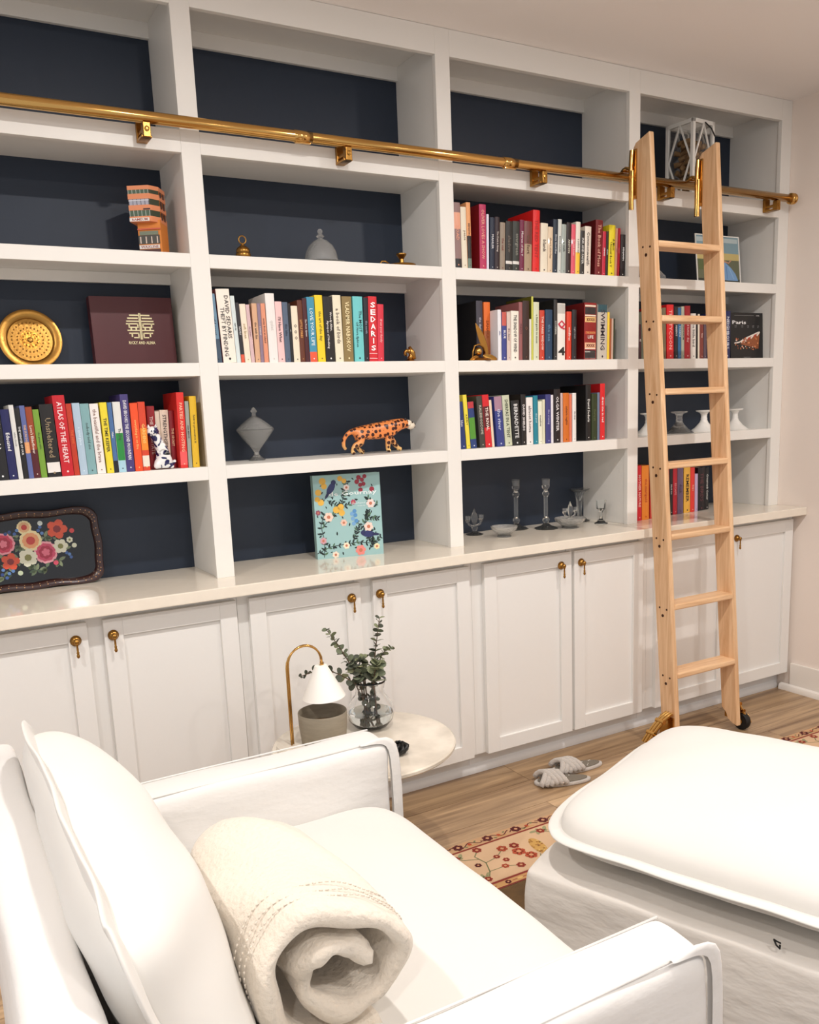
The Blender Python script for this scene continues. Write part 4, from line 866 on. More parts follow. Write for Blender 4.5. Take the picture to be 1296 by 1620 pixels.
obj('eyes_and_ears', fe, mat('dark_brown_glaze', (50, 24, 18), .3), lp, smooth=True)

# porcelain cat
ct_ = thing('porcelain_cat', 'blue-and-white porcelain cat sitting in front of the bright books', 'figurine', (-.166, .034, ZC))
mb = bpy.data.materials.new('blue_and_white_glaze'); mb.use_nodes = True; nt = mb.node_tree; N = nt.nodes; Lk = nt.links; p_ = N['Principled BSDF']; p_.inputs['Roughness'].default_value = .12; p_.inputs['Coat Weight'].default_value = .5
tc = N.new('ShaderNodeTexCoord'); ns = N.new('ShaderNodeTexNoise'); ns.inputs['Scale'].default_value = 40; ns.inputs['Detail'].default_value = 1; ns.inputs['Distortion'].default_value = .8; Lk.new(tc.outputs['Object'], ns.inputs['Vector'])
rp = N.new('ShaderNodeValToRGB'); rp.color_ramp.elements[0].position = .53; rp.color_ramp.elements[0].color = (*lin((240, 240, 238)), 1); rp.color_ramp.elements[1].position = .56; rp.color_ramp.elements[1].color = (*lin((26, 32, 84)), 1)
Lk.new(ns.outputs[0], rp.inputs[0]); Lk.new(rp.outputs[0], p_.inputs['Base Color'])
skin('body', [(0, 0, .018), (.006, 0, .045), (.004, 0, .075), (-.012, -.001, .100), (-.024, -.003, .118), (-.02, -.012, .016), (-.030, -.016, .006), (.022, -.010, .012), (.032, -.014, .005), (.03, 0, .014), (.042, 0, .028), (-.004, -.012, .05), (-.014, -.018, .02)],
     [(0, 1), (1, 2), (2, 3), (3, 4), (0, 5), (5, 6), (0, 7), (7, 8), (0, 9), (9, 10), (2, 11), (11, 12)], [.027, .025, .019, .0135, .0215, .013, .007, .011, .007, .008, .005, .009, .006], mb, ct_)
b = B(); b.ball((-.024, -.005, .119), .0195, 16, sc=(1, .9, .92))
for s in (-1, 1): b.lathe([(.0065, 0), (.004, .006), (1e-5, .012)], 8, c=(-.024+s*.0115, -.004, .1315))
obj('head', b, mb, ct_, smooth=True)
b = B(); b.ball((-.031, -.0225, .122), .0024, 8); b.ball((-.018, -.0228, .122), .0024, 8); b.ball((-.0245, -.0242, .115), .0018, 8, sc=(1.3, 1, 1)); obj('eyes_and_nose', b, mat('cobalt_paint', (20, 24, 70), .2), ct_, smooth=True)

# brass snail-like paperweight at the row end
t = thing('brass_shell', 'small curled brass shell ornament right of the red books', 'ornament', (.772, .07, ZB))
obj('shell', B().tube([((.012+.0)*0+(.02-.0016*i)*math.cos(.55*i-1.2), .002*i*.3, .030+(.02-.0016*i)*math.sin(.55*i-1.2)) for i in range(12)], [.010-.0006*i for i in range(12)], 12), M['brass2'], t, smooth=True)
obj('cone', B().tube([(.010, .0, .056), (.02, 0, .034), (.026, 0, .010)], [.005, .012, .010], 12), M['brass2'], t, smooth=True)
obj('foot', B().lathe([(1e-5, 0), (.03, 0), (.031, .003), (.02, .006), (.008, .012), (1e-5, .013)], 24, c=(.008, 0, 0)), M['brass2'], t, auto=40)

# brass leaf ornament
t = thing('brass_leaf_ornament', 'brass flower ornament with one tall pointed leaf before the dark books', 'ornament', (1.075, .040, ZB))
def blade(p0, p1, wd, bend, n=10):
    b = B(); p0 = Vector(p0); p1 = Vector(p1); d = p1-p0; sd = d.cross(Vector((0, 1, 0))).normalized(); vs = []; fs = []
    for i in range(n+1):
        u = i/n; c = p0+d*u+Vector((0, -bend*math.sin(PI*u), 0)); w_ = wd*math.sin(PI*min(1, u*.92+.08))**.8
        vs += [c-sd*w_, c+Vector((0, .004*math.sin(PI*u), 0)), c+sd*w_]
    for i in range(n): fs += [(3*i, 3*i+1, 3*i+4, 3*i+3), (3*i+1, 3*i+2, 3*i+5, 3*i+4)]
    return b.add([tuple(v) for v in vs], fs)
o = obj('tall_leaf', blade((.035, 0, .02), (-.018, .0, .142), .016, .004), M['brass2'], t, smooth=True); mods(o, solid=.002, sub=1)
o = obj('low_leaf', blade((.01, -.005, .02), (.075, -.012, .004), .011, .006), M['brass2'], t, smooth=True); mods(o, solid=.002, sub=1)
o = obj('low_leaf', blade((-.01, -.005, .016), (-.055, -.01, .004), .010, .005), M['brass2'], t, smooth=True); mods(o, solid=.002, sub=1)
obj('bud', B().ball((-.012, -.006, .036), .015, 16), M['brass'], t, smooth=True)
obj('tendril', B().tube([(-.04, -.008, .006), (-.038, -.008, .035), (-.03, -.008, .056), (-.01, -.008, .062), (.012, -.006, .052), (.02, -.004, .03)], .0032, 10), M['brass2'], t, smooth=True)
obj('base', B().lathe([(1e-5, 0), (.044, 0), (.046, .003), (.038, .008), (.02, .013), (1e-5, .014)], 24, flute=5, fd=.12), M['brass2'], t, auto=50)

# painted tray
def rr_outline(w, h, r, wav, n=10):
    pts = []
    for cx, cz, a0 in ((w/2-r, h/2-r, 0), (-w/2+r, h/2-r, PI/2), (-w/2+r, -h/2+r, PI), (w/2-r, -h/2+r, 1.5*PI)):
        pts += [(cx+r*math.cos(a0+PI/2*i/n), cz+r*math.sin(a0+PI/2*i/n)) for i in range(n+1)]
    full = []
    for i, p in enumerate(pts):
        q = pts[(i+1) % len(pts)]; m = max(1, int(math.hypot(q[0]-p[0], q[1]-p[1])/.012)); full += [(p[0]+(q[0]-p[0])*k/m, p[1]+(q[1]-p[1])*k/m) for k in range(m)]
    return [(x*(1+wav/w*2*math.cos(4*PI*z/h*.9)*(abs(x) > w*.42)), z*(1+wav/h*2*math.cos(6*PI*x/w)*(abs(z) > h*.40))) for x, z in full]
TW, THh = .46, .252
tr = thing('painted_tray', 'black lacquer tray painted with a bouquet, propped against the navy back', 'tray', (-.574, .252, ZK+.127), (-.13, 0, 0))
b = B(); rings = []
for wd, ht, r, y in ((TW, THh, .045, -.010), (TW-.006, THh-.006, .044, -.013), (TW-.036, THh-.036, .036, -.004), (TW-.046, THh-.046, .034, .004)):
    rings.append([(x, y, z) for x, z in rr_outline(TW, THh, .045, .005)] if False else [(x*wd/TW, y, z*ht/THh) for x, z in rr_outline(TW, THh, .045, .0028)])
vs = sum(rings, []); n_ = len(rings[0]); fs = []
for k in range(3):
    for i in range(n_): j = (i+1) % n_; fs.append((k*n_+i, k*n_+j, (k+1)*n_+j, (k+1)*n_+i))
b.add(vs, fs); o = obj('rim', b, mat('dark_maroon_lacquer', (52, 22, 20), .3, coat=.5), tr, smooth=True); mods(o, solid=.0015)
b = B(); b.add(rings[3], [tuple(range(n_))]); b.add([(x, y+.002, z) for x, y, z in rings[3]], [tuple(range(n_))[::-1]]); obj('tray_base', b, mat('black_lacquer', (8, 9, 16), .12, coat=.6), tr)
p = B(); R = random.Random(5)
for i in range(0, n_, 2):                                     # gilt dots on the rim
    x, y, z = rings[2][i]; x2, y2, z2 = rings[1][i]; disc(p, x*.45+x2*.55, z*.45+z2*.55, .0018, -.0112, (206, 150, 90), 6)
    disc(p, x*.9+x2*.1, z*.9+z2*.1, .0012, -.0068, (214, 180, 130), 5)
Y0 = .0035
def TP(px, py): return ((px-62)*.00205+.004, (868-py)*.00205+.002+(px-62)*.00012)
for q in ((40, 845), (50, 860), (60, 900), (30, 890), (70, 902), (95, 868), (105, 892), (88, 852), (18, 865), (45, 880), (110, 860), (85, 900), (22, 905), (115, 875)):
    x, z = TP(*q)
    for k in range(5): leaf2(p, x, z, .024, R.uniform(0, 6.2), Y0-.0003, R.choice([(96, 112, 84), (120, 132, 100), (60, 78, 56)]), .45)
for px, py, r, cols in ((27, 853, .025, [(232, 150, 164), (200, 52, 84), (168, 26, 56), (224, 120, 140)]), (87, 876, .026, [(236, 164, 176), (206, 70, 104), (170, 30, 62), (224, 110, 134)])):
    x, z = TP(px, py)
    for k, (f, n) in enumerate(((1., 11), (.82, 9), (.6, 7), (.36, 5))): flower(p, x, z, r*f*1.42, Y0-.0006-.0006*k, cols[k], cols[k], n, k)
for px, py, r, c1, c2 in ((67, 854, .023, (232, 160, 110), (196, 60, 50)), (60, 832, .015, (226, 180, 130), (190, 50, 36))):
    x, z = TP(px, py); r *= 1.5; flower(p, x, z, r, Y0-.0006, (236, 220, 170), c1, 12); flower(p, x, z, r*.75, Y0-.0012, c1, c2, 10); disc(p, x, z, r*.4, Y0-.002, c2, 10)
for px, py, r in ((108, 842, .022), (34, 882, .019), (12, 872, .009)): x, z = TP(px, py); flower(p, x, z, r*1.5, Y0-.0009, (214, 78, 40), (130, 24, 20), 5, px)
for px, py, r in ((60, 880, .020), (110, 870, .016), (125, 862, .007)): x, z = TP(px, py); flower(p, x, z, r*1.5, Y0-.001, (222, 222, 200), (130, 130, 70), 6, px)
for px, py in ((38, 836), (45, 840), (32, 838), (49, 835), (80, 840), (83, 835), (85, 845), (122, 885), (118, 882), (124, 890), (22, 893), (30, 900), (26, 906), (36, 897), (20, 900)): x, z = TP(px, py); disc(p, x, z, .0055, Y0-.001, R.choice([(60, 94, 160), (90, 130, 190), (40, 66, 130)]), 9)
for px, py, c in ((131, 872, (216, 220, 196)), (46, 902, (196, 208, 176)), (100, 895, (206, 70, 96)), (130, 848, (206, 60, 60)), (5, 847, (206, 90, 110)), (84, 829, (206, 216, 214))): x, z = TP(px, py); disc(p, x, z, .008, Y0-.0014, c, 10)
obj('painted_bouquet', p, M['gloss'], tr, colors=True)['kind'] = 'stuff'

# glassware on the worktop (third column)
def candlestick(x, y, label, h=.215):
    t = thing('glass_candlestick', label, 'candlestick', (x, y, ZK), group='tall clear glass candlesticks')
    obj('foot', B().lathe([(1e-5, 0), (.048, 0), (.050, .003), (.046, .006), (.022, .014), (.010, .024), (1e-5, .0245)], 32, flute=8, fd=.05), M['glass'], t, auto=40)
    obj('stem', B().lathe([(1e-5, .0247), (.009, .025), (.013, .032), (.0165, .039), (.013, .046), (.0085, .052), (.0085, .138), (.012, .143), (.0165, .151), (.012, .159), (.008, .164), (.010, .170), (.016, .176), (.0175, .186), (.018, h-.004), (.021, h), (.0165, h), (.0145, .188), (1e-5, .182)], 12), M['glass'], t, auto=30)
candlestick(1.375, .232, 'tall clear glass candlestick behind the small glass bowl, left of two')
candlestick(1.472, .150, 'tall clear glass candlestick nearer the shelf front, right of two')
def glassbowl(x, y, r, label):
    t = obj('glass_bowl', B().lathe([(1e-5, 0), (r*.5, 0), (r*.55, .004), (r*.42, .008), (r*.62, .016), (r*.9, .030), (r, .044), (r*.98, .045), (r*.86, .032), (r*.56, .018), (1e-5, .013)], 36, flute=18, fd=.03), M['cutglass'], loc=(x, y, ZK), auto=50)
    return tag(t, label, 'bowl')
glassbowl(1.203, .085, .054, 'small cut-glass bowl left of the two tall candlesticks')
glassbowl(1.556, .092, .066, 'cut-glass bowl under the fleur-de-lis glass holder')
def fleur(x, y, z, s, label):
    t = thing('glass_candelabrum', label, 'candle holder', (x, y, z))
    b = B(); b.lathe([(1e-5, 0), (.032, 0), (.034, .003), (.018, .008), (.007, .014), (.010, .022), (.013, .027), (.009, .034), (.005, .038), (1e-5, .0385)], 20); b.v = [(v[0]*s, v[1]*s, v[2]*s) for v in b.v]; obj('foot', b, M['glass'], t, auto=40)
    for k in (-1, 1):
        b = B(); b.tube([(0, 0, .034), (k*.014, 0, .036), (k*.026, 0, .042), (k*.030, 0, .05)], .004, 8); b.lathe([(.003, .048), (.008, .053), (.0105, .062), (.0115, .076), (.0095, .076), (.008, .062), (1e-5, .056)], 12, c=(k*.031, 0, 0)); b.v = [(v[0]*s, v[1]*s, v[2]*s) for v in b.v]
        obj('arm', b, M['glass'], t, auto=40)
    b = B(); b.lathe([(.004, .0388), (.010, .05), (.014, .066), (.009, .084), (.003, .098), (1e-5, .106)], 10); b.v = [(v[0]*s, v[1]*s, v[2]*s) for v in b.v]; obj('finial', b, M['glass'], t, auto=40)
fleur(1.152, .225, ZK, 1.08, 'clear glass two-arm holder with pointed finial, far left of the glassware')
fleur(1.556, .092, ZK+.0135, .98, 'clear glass two-arm holder standing inside the cut-glass bowl')
b = B().lathe([(1e-5, 0), (.045, 0), (.047, .003), (.030, .010), (.012, .022), (.009, .034), (.012, .07), (.016, .11), (.022, .130), (.042, .142), (.046, .146), (.040, .145), (.020, .135), (.013, .112), (1e-5, .09)], 24, flute=12, fd=.04)
tag(obj('trumpet_holder', b, M['glass'], loc=(1.74, .245, ZK), auto=40), 'flared clear glass candle holder against the back, right of the bowls', 'candle holder')
b = B().lathe([(1e-5, 0), (.028, 0), (.029, .003), (.016, .010), (.007, .022), (.006, .045), (.010, .056), (.018, .066), (.021, .094), (.023, .104), (.0215, .104), (.017, .070), (1e-5, .058)], 16, flute=8, fd=.05)
tag(obj('stem_glass', b, M['glass'], loc=(1.742, .105, ZK), auto=40), 'little fluted stem glass at the right end of the glassware', 'glass')

# candle holders on the third shelf of the ladder column
CH = [(.030, .094), (.034, .098), (.036, .101)]
prof_ = [(1e-5, 0), (.066, 0), (.068, .003), (.062, .006), (.040, .022), (.020, .044), (.0145, .058), (.0155, .063), (.0135, .067), (.0145, .080), (.020, .089), (.036, .094), (.038, .100), (.034, .1005), (.013, .094), (.011, .082), (1e-5, .080)]
hold = B().lathe(prof_, 32).mesh('candle_holder', True)
for x, y, m_, lab in ((2.066, .15, 'ceramicw', 'white porcelain candle holder mostly hidden behind the left ladder stile'), (2.235, .125, 'cutglass', 'smoky clear glass candle holder between the ladder stiles'), (2.375, .105, 'ceramicw', 'white porcelain candle holder seen left of the right ladder stile'), (2.562, .085, 'ceramicw', 'white porcelain candle holder right of the ladder')):
    me = hold.copy(); o = obj('candle_holder', me, M[m_], loc=(x, y, ZC), auto=40); tag(o, lab, 'candle holder', 'conical candle holders')
# glass shell-shaped paperweight and wall glass
b = B(); b.ball((0, 0, .03), .05, 20, sc=(1.1, .6, .62)); b.v = [(x*(1+.12*math.sin(9*z/.05+x*40)), y, max(0, z*(1+.1*math.cos(x*90)))) for x, y, z in b.v]
tag(obj('glass_shell', b, M['cutglass'], loc=(2.10, .15, ZA+.001), auto=60), 'rippled clear glass shell ornament behind the ladder', 'ornament')
t = thing('glass_compote', 'small clear glass compote right of the ladder on the worktop', 'dish', (2.545, .14, ZK))
obj('stem', B().lathe([(1e-5, 0), (.032, 0), (.033, .003), (.014, .012), (.007, .03), (.006, .10), (.010, .13), (1e-5, .131)], 20), M['glass'], t, auto=40)
obj('cup', B().lathe([(.008, .1315), (.026, .142), (.036, .160), (.040, .185), (.036, .204), (.033, .204), (.036, .184), (.03, .160), (1e-5, .142)], 24, flute=12, fd=.05), M['cutglass'], t, auto=40)

# photo frame
def photo(p, w, h):
    y = -.0004; p.box(0, w, -.0003, -.0001, 0, h, col=(104, 108, 82)); p.box(0, w, -.0006, -.0004, h*.62, h, col=(134, 164, 176)); p.box(w*.02, w*.98, -.0008, -.0006, h*.88, h*.97, col=(190, 204, 206))
    p.box(0, w, -.0009, -.0006, h*.52, h*.66, col=(206, 186, 120)); p.box(w*.34, w*.52, -.0011, -.0009, h*.55, h*.74, col=(90, 74, 54)); p.box(0, w, -.0009, -.0006, 0, h*.12, col=(46, 52, 40))
    p.poly([(w*.42, -.0014, h*.10), (w*.96, -.0014, h*.10), (w*.90, -.0014, h*.24), (w*.80, -.0014, h*.36), (w*.66, -.0014, h*.48), (w*.52, -.0014, h*.40), (w*.46, -.0014, h*.26)], (126, 168, 214))
    stroke(p, [(w*.7, h*.14), (w*.68, h*.40)], .006, -.0017, (100, 142, 196)); stroke(p, [(w*.85, h*.14), (w*.74, h*.38)], .005, -.0017, (150, 190, 226))
    p.poly([(w*.50, -.0018, h*.40), (w*.66, -.0018, h*.48), (w*.62, -.0018, h*.56), (w*.50, -.0018, h*.54)], (200, 150, 122)); stroke(p, [(w*.55, h*.52), (w*.74, h*.46), (w*.8, h*.52)], .007, -.002, (196, 146, 120))
    disc(p, w*.50, h*.60, w*.06, -.002, (150, 96, 76), 10); disc(p, w*.49, h*.64, w*.055, -.0022, (60, 34, 30), 10); p.box(w*.04, w*.2, -.0009, -.0006, h*.3, h*.5, col=(90, 104, 60))
k = thing('photo_frame', 'clear acrylic frame with outdoor photo of a person in a blue dress', 'picture frame', (2.325, .112, ZA), (-.10, 0, .0))
obj('frame', B().box(0, .288, 0, .004, 0, .006).box(0, .288, 0, .004, .222, .227).box(0, .005, 0, .004, .006, .222).box(.283, .288, 0, .004, .006, .222), M['ceramicw'], k)
obj('stand', B().box(.12, .17, .0045, .0075, 0, .16), M['ceramicw'], k)
p = B(); photo(p, .278, .216); p.v = [(x+.005, y+.0035, z+.006) for x, y, z in p.v]; obj('photograph', p, M['print'], k, colors=True)
obj('backing', B().box(.005, .283, .0034, .0042, .006, .222), M['paper'], k)

# lantern with corks
ln = thing('cork_lantern', 'white wooden lattice lantern filled with wine corks on the top shelf', 'lantern', (2.283, .135, ZR1), (0, 0, .09))
a_ = .0735; hL = .318
for sx_ in (-1, 1):
    for sy_ in (-1, 1): obj('post', B().box(-.0075, .0075, -.0075, .0075, 0, hL, .001), M['ceramicw'], ln, loc=(sx_*(a_-.0075), sy_*(a_-.0075), 0))
obj('top_frame', B().box(-a_, a_, -a_, -a_+.013, hL-.016, hL, .001).box(-a_, a_, a_-.013, a_, hL-.016, hL, .001).box(-a_, -a_+.013, -a_+.013, a_-.013, hL-.016, hL, .001).box(a_-.013, a_, -a_+.013, a_-.013, hL-.016, hL, .001), M['ceramicw'], ln)
obj('bottom_board', B().box(-a_, a_, -a_, a_, 0, .012, .001), M['ceramicw'], ln)
for q in range(4):
    ca, sa = math.cos(q*PI/2), math.sin(q*PI/2)
    b = B(); w2 = a_-.015; z0, z1, zm = .012, hL-.016, hL*.5
    for (xa, za), (xb, zb) in (((0, z0), (-w2, zm)), ((-w2, zm), (0, z1)), ((0, z1), (w2, zm)), ((w2, zm), (0, z0))):
        dx, dz = xb-xa, zb-za; l = math.hypot(dx, dz); nx, nz = -dz/l*.0032, dx/l*.0032
        b.prism([(xa-nx, za-nz), (xb-nx, zb-nz), (xb+nx, zb+nz), (xa+nx, za+nz)], -a_+.001, -a_+.007)
    b.v = [(x*ca-y*sa, x*sa+y*ca, z) for x, y, z in b.v]; obj('lattice', b, M['ceramicw'], ln)
    b = B(); b.box(-w2, w2, -a_+.009, -a_+.0105, .013, hL-.016); b.v = [(x*ca-y*sa, x*sa+y*ca, z) for x, y, z in b.v]; obj('glass_pane', b, M['thin_glass'], ln)
obj('handle', B().tube([(-.0, -a_-.004, hL-.012), (.03, -a_-.014, hL-.035), (.058, -a_-.012, hL-.062)], .0028, 8), M['rubber'], ln, smooth=True)
corkm = mat('cork', (190, 150, 104), .85, var=.35, vscale=60, bump=.4, bscale=150)
cork = B().lathe([(1e-5, 0), (.0105, 0), (.011, .001), (.011, .042), (.0105, .043), (1e-5, .043)], 12).mesh('wine_cork', True)
R = random.Random(11); nck = 0
for lay in range(11):
    z = .014+.012+lay*.0215
    for k in range(7):
        al = R.uniform(0, PI); x = -.036+.024*(k % 4)+R.uniform(-.003, .003); y = (-.032 if k < 4 else .006)+R.uniform(-.004, .004)+(.0 if lay % 2 else .02)
        q = obj('wine_cork', cork, corkm); q.location = Vector((x*math.cos(.09)-y*math.sin(.09)+2.283, x*math.sin(.09)+y*math.cos(.09)+.135, ZR1+z)); q.rotation_euler = (R.uniform(1.2, 1.9), R.uniform(-.3, .3), al)
        v = Vector((0, 0, .0215)); v.rotate(q.rotation_euler); q.location -= v; nck += 1
        tag(q, 'wine cork among the pile inside the white lattice lantern', 'cork', 'corks inside the lantern')
# ---------------------------------------------------------------- side table and what stands on it
TX, TY, TR, TZ = .226, -.521, .28, .45
marble = mat('white_marble', (240, 230, 214), .15, col2=(206, 196, 180), vscale=7, coat=.2)
t = thing('side_table', 'round white marble side table between the armchair and the cabinets', 'table', (TX, TY, 0))
o = obj('table_top', B().lathe([(1e-5, -.018), (TR-.006, -.018), (TR, -.012), (TR, -.004), (TR-.004, 0), (1e-5, 0)], 72), marble, t, auto=40, loc=(0, 0, TZ))
obj('column', B().lathe([(1e-5, .012), (.03, .012), (.016, .03), (.014, .42), (.04, .432), (1e-5, .432)], 28), M['brass'], t, auto=40)
obj('foot', B().lathe([(1e-5, 0), (.17, 0), (.172, .005), (.165, .012), (1e-5, .0119)], 48), marble, t, auto=40)
# lamp
lm = thing('table_lamp', 'arched brass table lamp with a white cone shade', 'lamp', (.024, -.446, TZ))
obj('lamp_base', B().lathe([(1e-5, 0), (.048, 0), (.050, .003), (.048, .014), (1e-5, .0141)], 36), marble, lm, auto=40)
for dy, dx in ((-.004, -.004), (.004, .004)):
    arc = [(0+dx*(1 if i < 4 else 1), dy, .014+.24*i/3) for i in range(4)]+[(.0555-.0555*math.cos(PI*k/12)+dx*(1-k/12), dy, .254+.058*math.sin(PI*k/12)) for k in range(1, 12)]+[(.111, dy*.5, .240)]
    obj('arched_tube', B().tube(arc, .0032, 10), M['brass'], lm, smooth=True)
sh = B().lathe([(.017, .098), (.064, 0), (.0655, .0), (.0185, .0995), (.006, .1005), (.006, .098)], 40); o = obj('lamp_shade', sh, mat('white_enamel_shade', (250, 247, 240), .5), lm, auto=50, loc=(.112, 0, .143), rot=(0, -.05, 0))
obj('finial', B().lathe([(1e-5, 0), (.006, 0), (.006, .012), (1e-5, .014)], 14), M['brass'], lm, auto=50, loc=(.111, 0, .240))
# candle pot
pt = thing('candle_pot', 'grey-brown stoneware candle pot under the lamp shade', 'pot', (.117, -.47, TZ))
obj('vessel', B().lathe([(1e-5, 0), (.062, 0), (.066, .004), (.0725, .06), (.0745, .105), (.073, .108), (.0705, .105), (.069, .06), (1e-5, .058)], 48), mat('stoneware', (150, 140, 122), .6, var=.12, vscale=20, bump=.2, bscale=60, stretch=(1, 1, 6)), pt, auto=40)
obj('wax', B().lathe([(1e-5, .062), (.0675, .0615)], 40), mat('brown_wax', (124, 98, 70), .35), pt)
# vase with eucalyptus
VX, VY = .304, -.42
vs_ = thing('glass_vase', 'round-bellied clear glass vase holding eucalyptus on the side table', 'vase', (VX, VY, TZ))
po = [(1e-5, 0), (.040, 0), (.060, .008), (.078, .028), (.084, .052), (.078, .078), (.062, .098), (.052, .110), (.050, .125), (.056, .150), (.060, .158)]
po = [(r*.9, z) for r, z in po]
obj('vase_wall', B().lathe(po+[(r*.9, z) for r, z in ((.0575, .158), (.0535, .150), (.0475, .125), (.0495, .110), (.0595, .096), (.0755, .077), (.0812, .052), (.0755, .030), (.058, .011), (1e-5, .006))], 48), M['thin_glass'], vs_, smooth=True)
obj('water', B().lathe([(1e-5, .0065), (.0513, .0116), (.067, .0305), (.072, .052), (1e-5, .053)], 40), mat('water', (240, 246, 246), .0, trans=1., ior=1.33), vs_, auto=40)
leafm = [mat('eucalyptus_leaf_a', (112, 120, 96), .6, var=.2, vscale=30), mat('eucalyptus_leaf_b', (140, 146, 112), .6, var=.2, vscale=30), mat('eucalyptus_leaf_c', (72, 76, 62), .6)]
stemm = mat('eucalyptus_stem', (96, 74, 56), .6)
def leafmesh(n):
    b = B(); vs = [(0, 0, 0)]
    for i in range(12): a = 2*PI*i/12; vs.append((.5+.5*math.cos(a)*1.0, .42*math.sin(a), .10*math.sin(a)**2))
    b.add(vs, [tuple(range(1, 13))]); b.add([(v[0], v[1], v[2]-.03) for v in vs], [tuple(range(12, 0, -1))])
    for i in range(1, 13): j = i % 12+1; b.add([vs[i], vs[j], (vs[j][0], vs[j][1], vs[j][2]-.03), (vs[i][0], vs[i][1], vs[i][2]-.03)], [(0, 3, 2, 1)])
    return b.mesh('leaf', False)
LM = []
for m_ in leafm: me = leafmesh(0); me.materials.append(m_); LM.append(me)
R = random.Random(21)
stems = [((.174, -.41, .787), 'reaching up to the left, tallest on the left', 15, .021, 0), ((.352, -.42, .80), 'rising straight up, tallest of all', 13, .021, 2), ((.402, -.40, .690), 'leaning to the right', 14, .016, 1), ((.085, -.40, .655), 'drooping left behind the lamp shade', 12, .019, 2), ((.24, -.42, .66), 'short and dark, left of the vase neck', 11, .024, 2), ((.330, -.45, .655), 'short with broad pale leaves over the vase rim', 11, .027, 1), ((.285, -.40, .67), 'short with pale leaves in the middle', 11, .025, 1)]
for k, (tip, lab, nl, ls_, mi) in enumerate(stems):
    base = Vector((VX+R.uniform(-.018, .018), VY+R.uniform(-.018, .018), TZ+.014)); tip = Vector(tip); neck = Vector((VX+(tip.x-VX)*.22, VY+(tip.y-VY)*.25+(-1)**k*.008*k/3, TZ+.152))
    P_ = []
    for i in range(9): u = i/8; P_.append(base*(1-u)**2+neck*2*u*(1-u)+tip*u*u)
    P_ = [base, base*.5+neck*.5]+[neck*(1-u)**1+tip*u+Vector((0, 0, .03*math.sin(PI*u)*(1 if tip.z < .7 else .3))) for u in [i/7 for i in range(8)]]
    st = obj('eucalyptus_sprig', B().tube([tuple(q-base) for q in P_], [.0026-.00016*i for i in range(10)], 7), stemm, loc=base, smooth=True)
    tag(st, 'eucalyptus sprig in the glass vase, '+lab, 'plant', 'eucalyptus sprigs')
    for j in range(nl*2):
        u = .02+.98*(j//2)/(nl-1); q = neck*(1-u)+tip*u+Vector((0, 0, .03*math.sin(PI*u)*(1 if tip.z < .7 else .3)))
        d = (tip-neck).normalized(); ang = (j % 2)*PI+(j//2)*1.3; s1 = d.cross(Vector((.2, .9, .3))).normalized(); s2 = d.cross(s1); di = (s1*math.cos(ang)+s2*math.sin(ang)+d*.35).normalized()
        ll = ls_*1.32*(1.1-.5*u)*R.uniform(.85, 1.15)
        l_ = bpy.data.objects.new('leaf', LM[mi if R.random() < .65 else R.randrange(3)]); C.objects.link(l_); l_.parent = st; l_.location = q-base
        l_.rotation_mode = 'QUATERNION'; qd = di.to_track_quat('X', 'Z'); l_.rotation_quaternion = qd @ Matrix.Rotation(R.uniform(-1, 1), 4, 'X').to_quaternion(); l_.scale = (ll, ll, ll)
    for j in range(8):                                  # leaves under water
        q = base.lerp(neck, .1+.12*j); l_ = bpy.data.objects.new('leaf', LM[2]); C.objects.link(l_); l_.parent = st; l_.location = q-base
        l_.rotation_euler = (R.uniform(0, 6), R.uniform(0, 6), R.uniform(0, 6)); l_.scale = (.021,)*3
# dark knotted ornament
b = B(); R = random.Random(2)
for i in range(9): a = 2*PI*i/9; b.tube([(.010*math.cos(a), .010*math.sin(a), .006), (.022*math.cos(a), .022*math.sin(a), .010+.004*(i % 3)), (.026*math.cos(a+.5), .026*math.sin(a+.5), .022+.004*(i % 2)), (.012*math.cos(a+1), .012*math.sin(a+1), .034)], [.005, .0075, .0065, .004], 8)
tag(obj('pinecone_ornament', b, mat('black_glaze', (24, 24, 24), .35), loc=(.268, -.668, TZ), smooth=True), 'small black pinecone ornament at the marble table edge by the armchair', 'ornament')

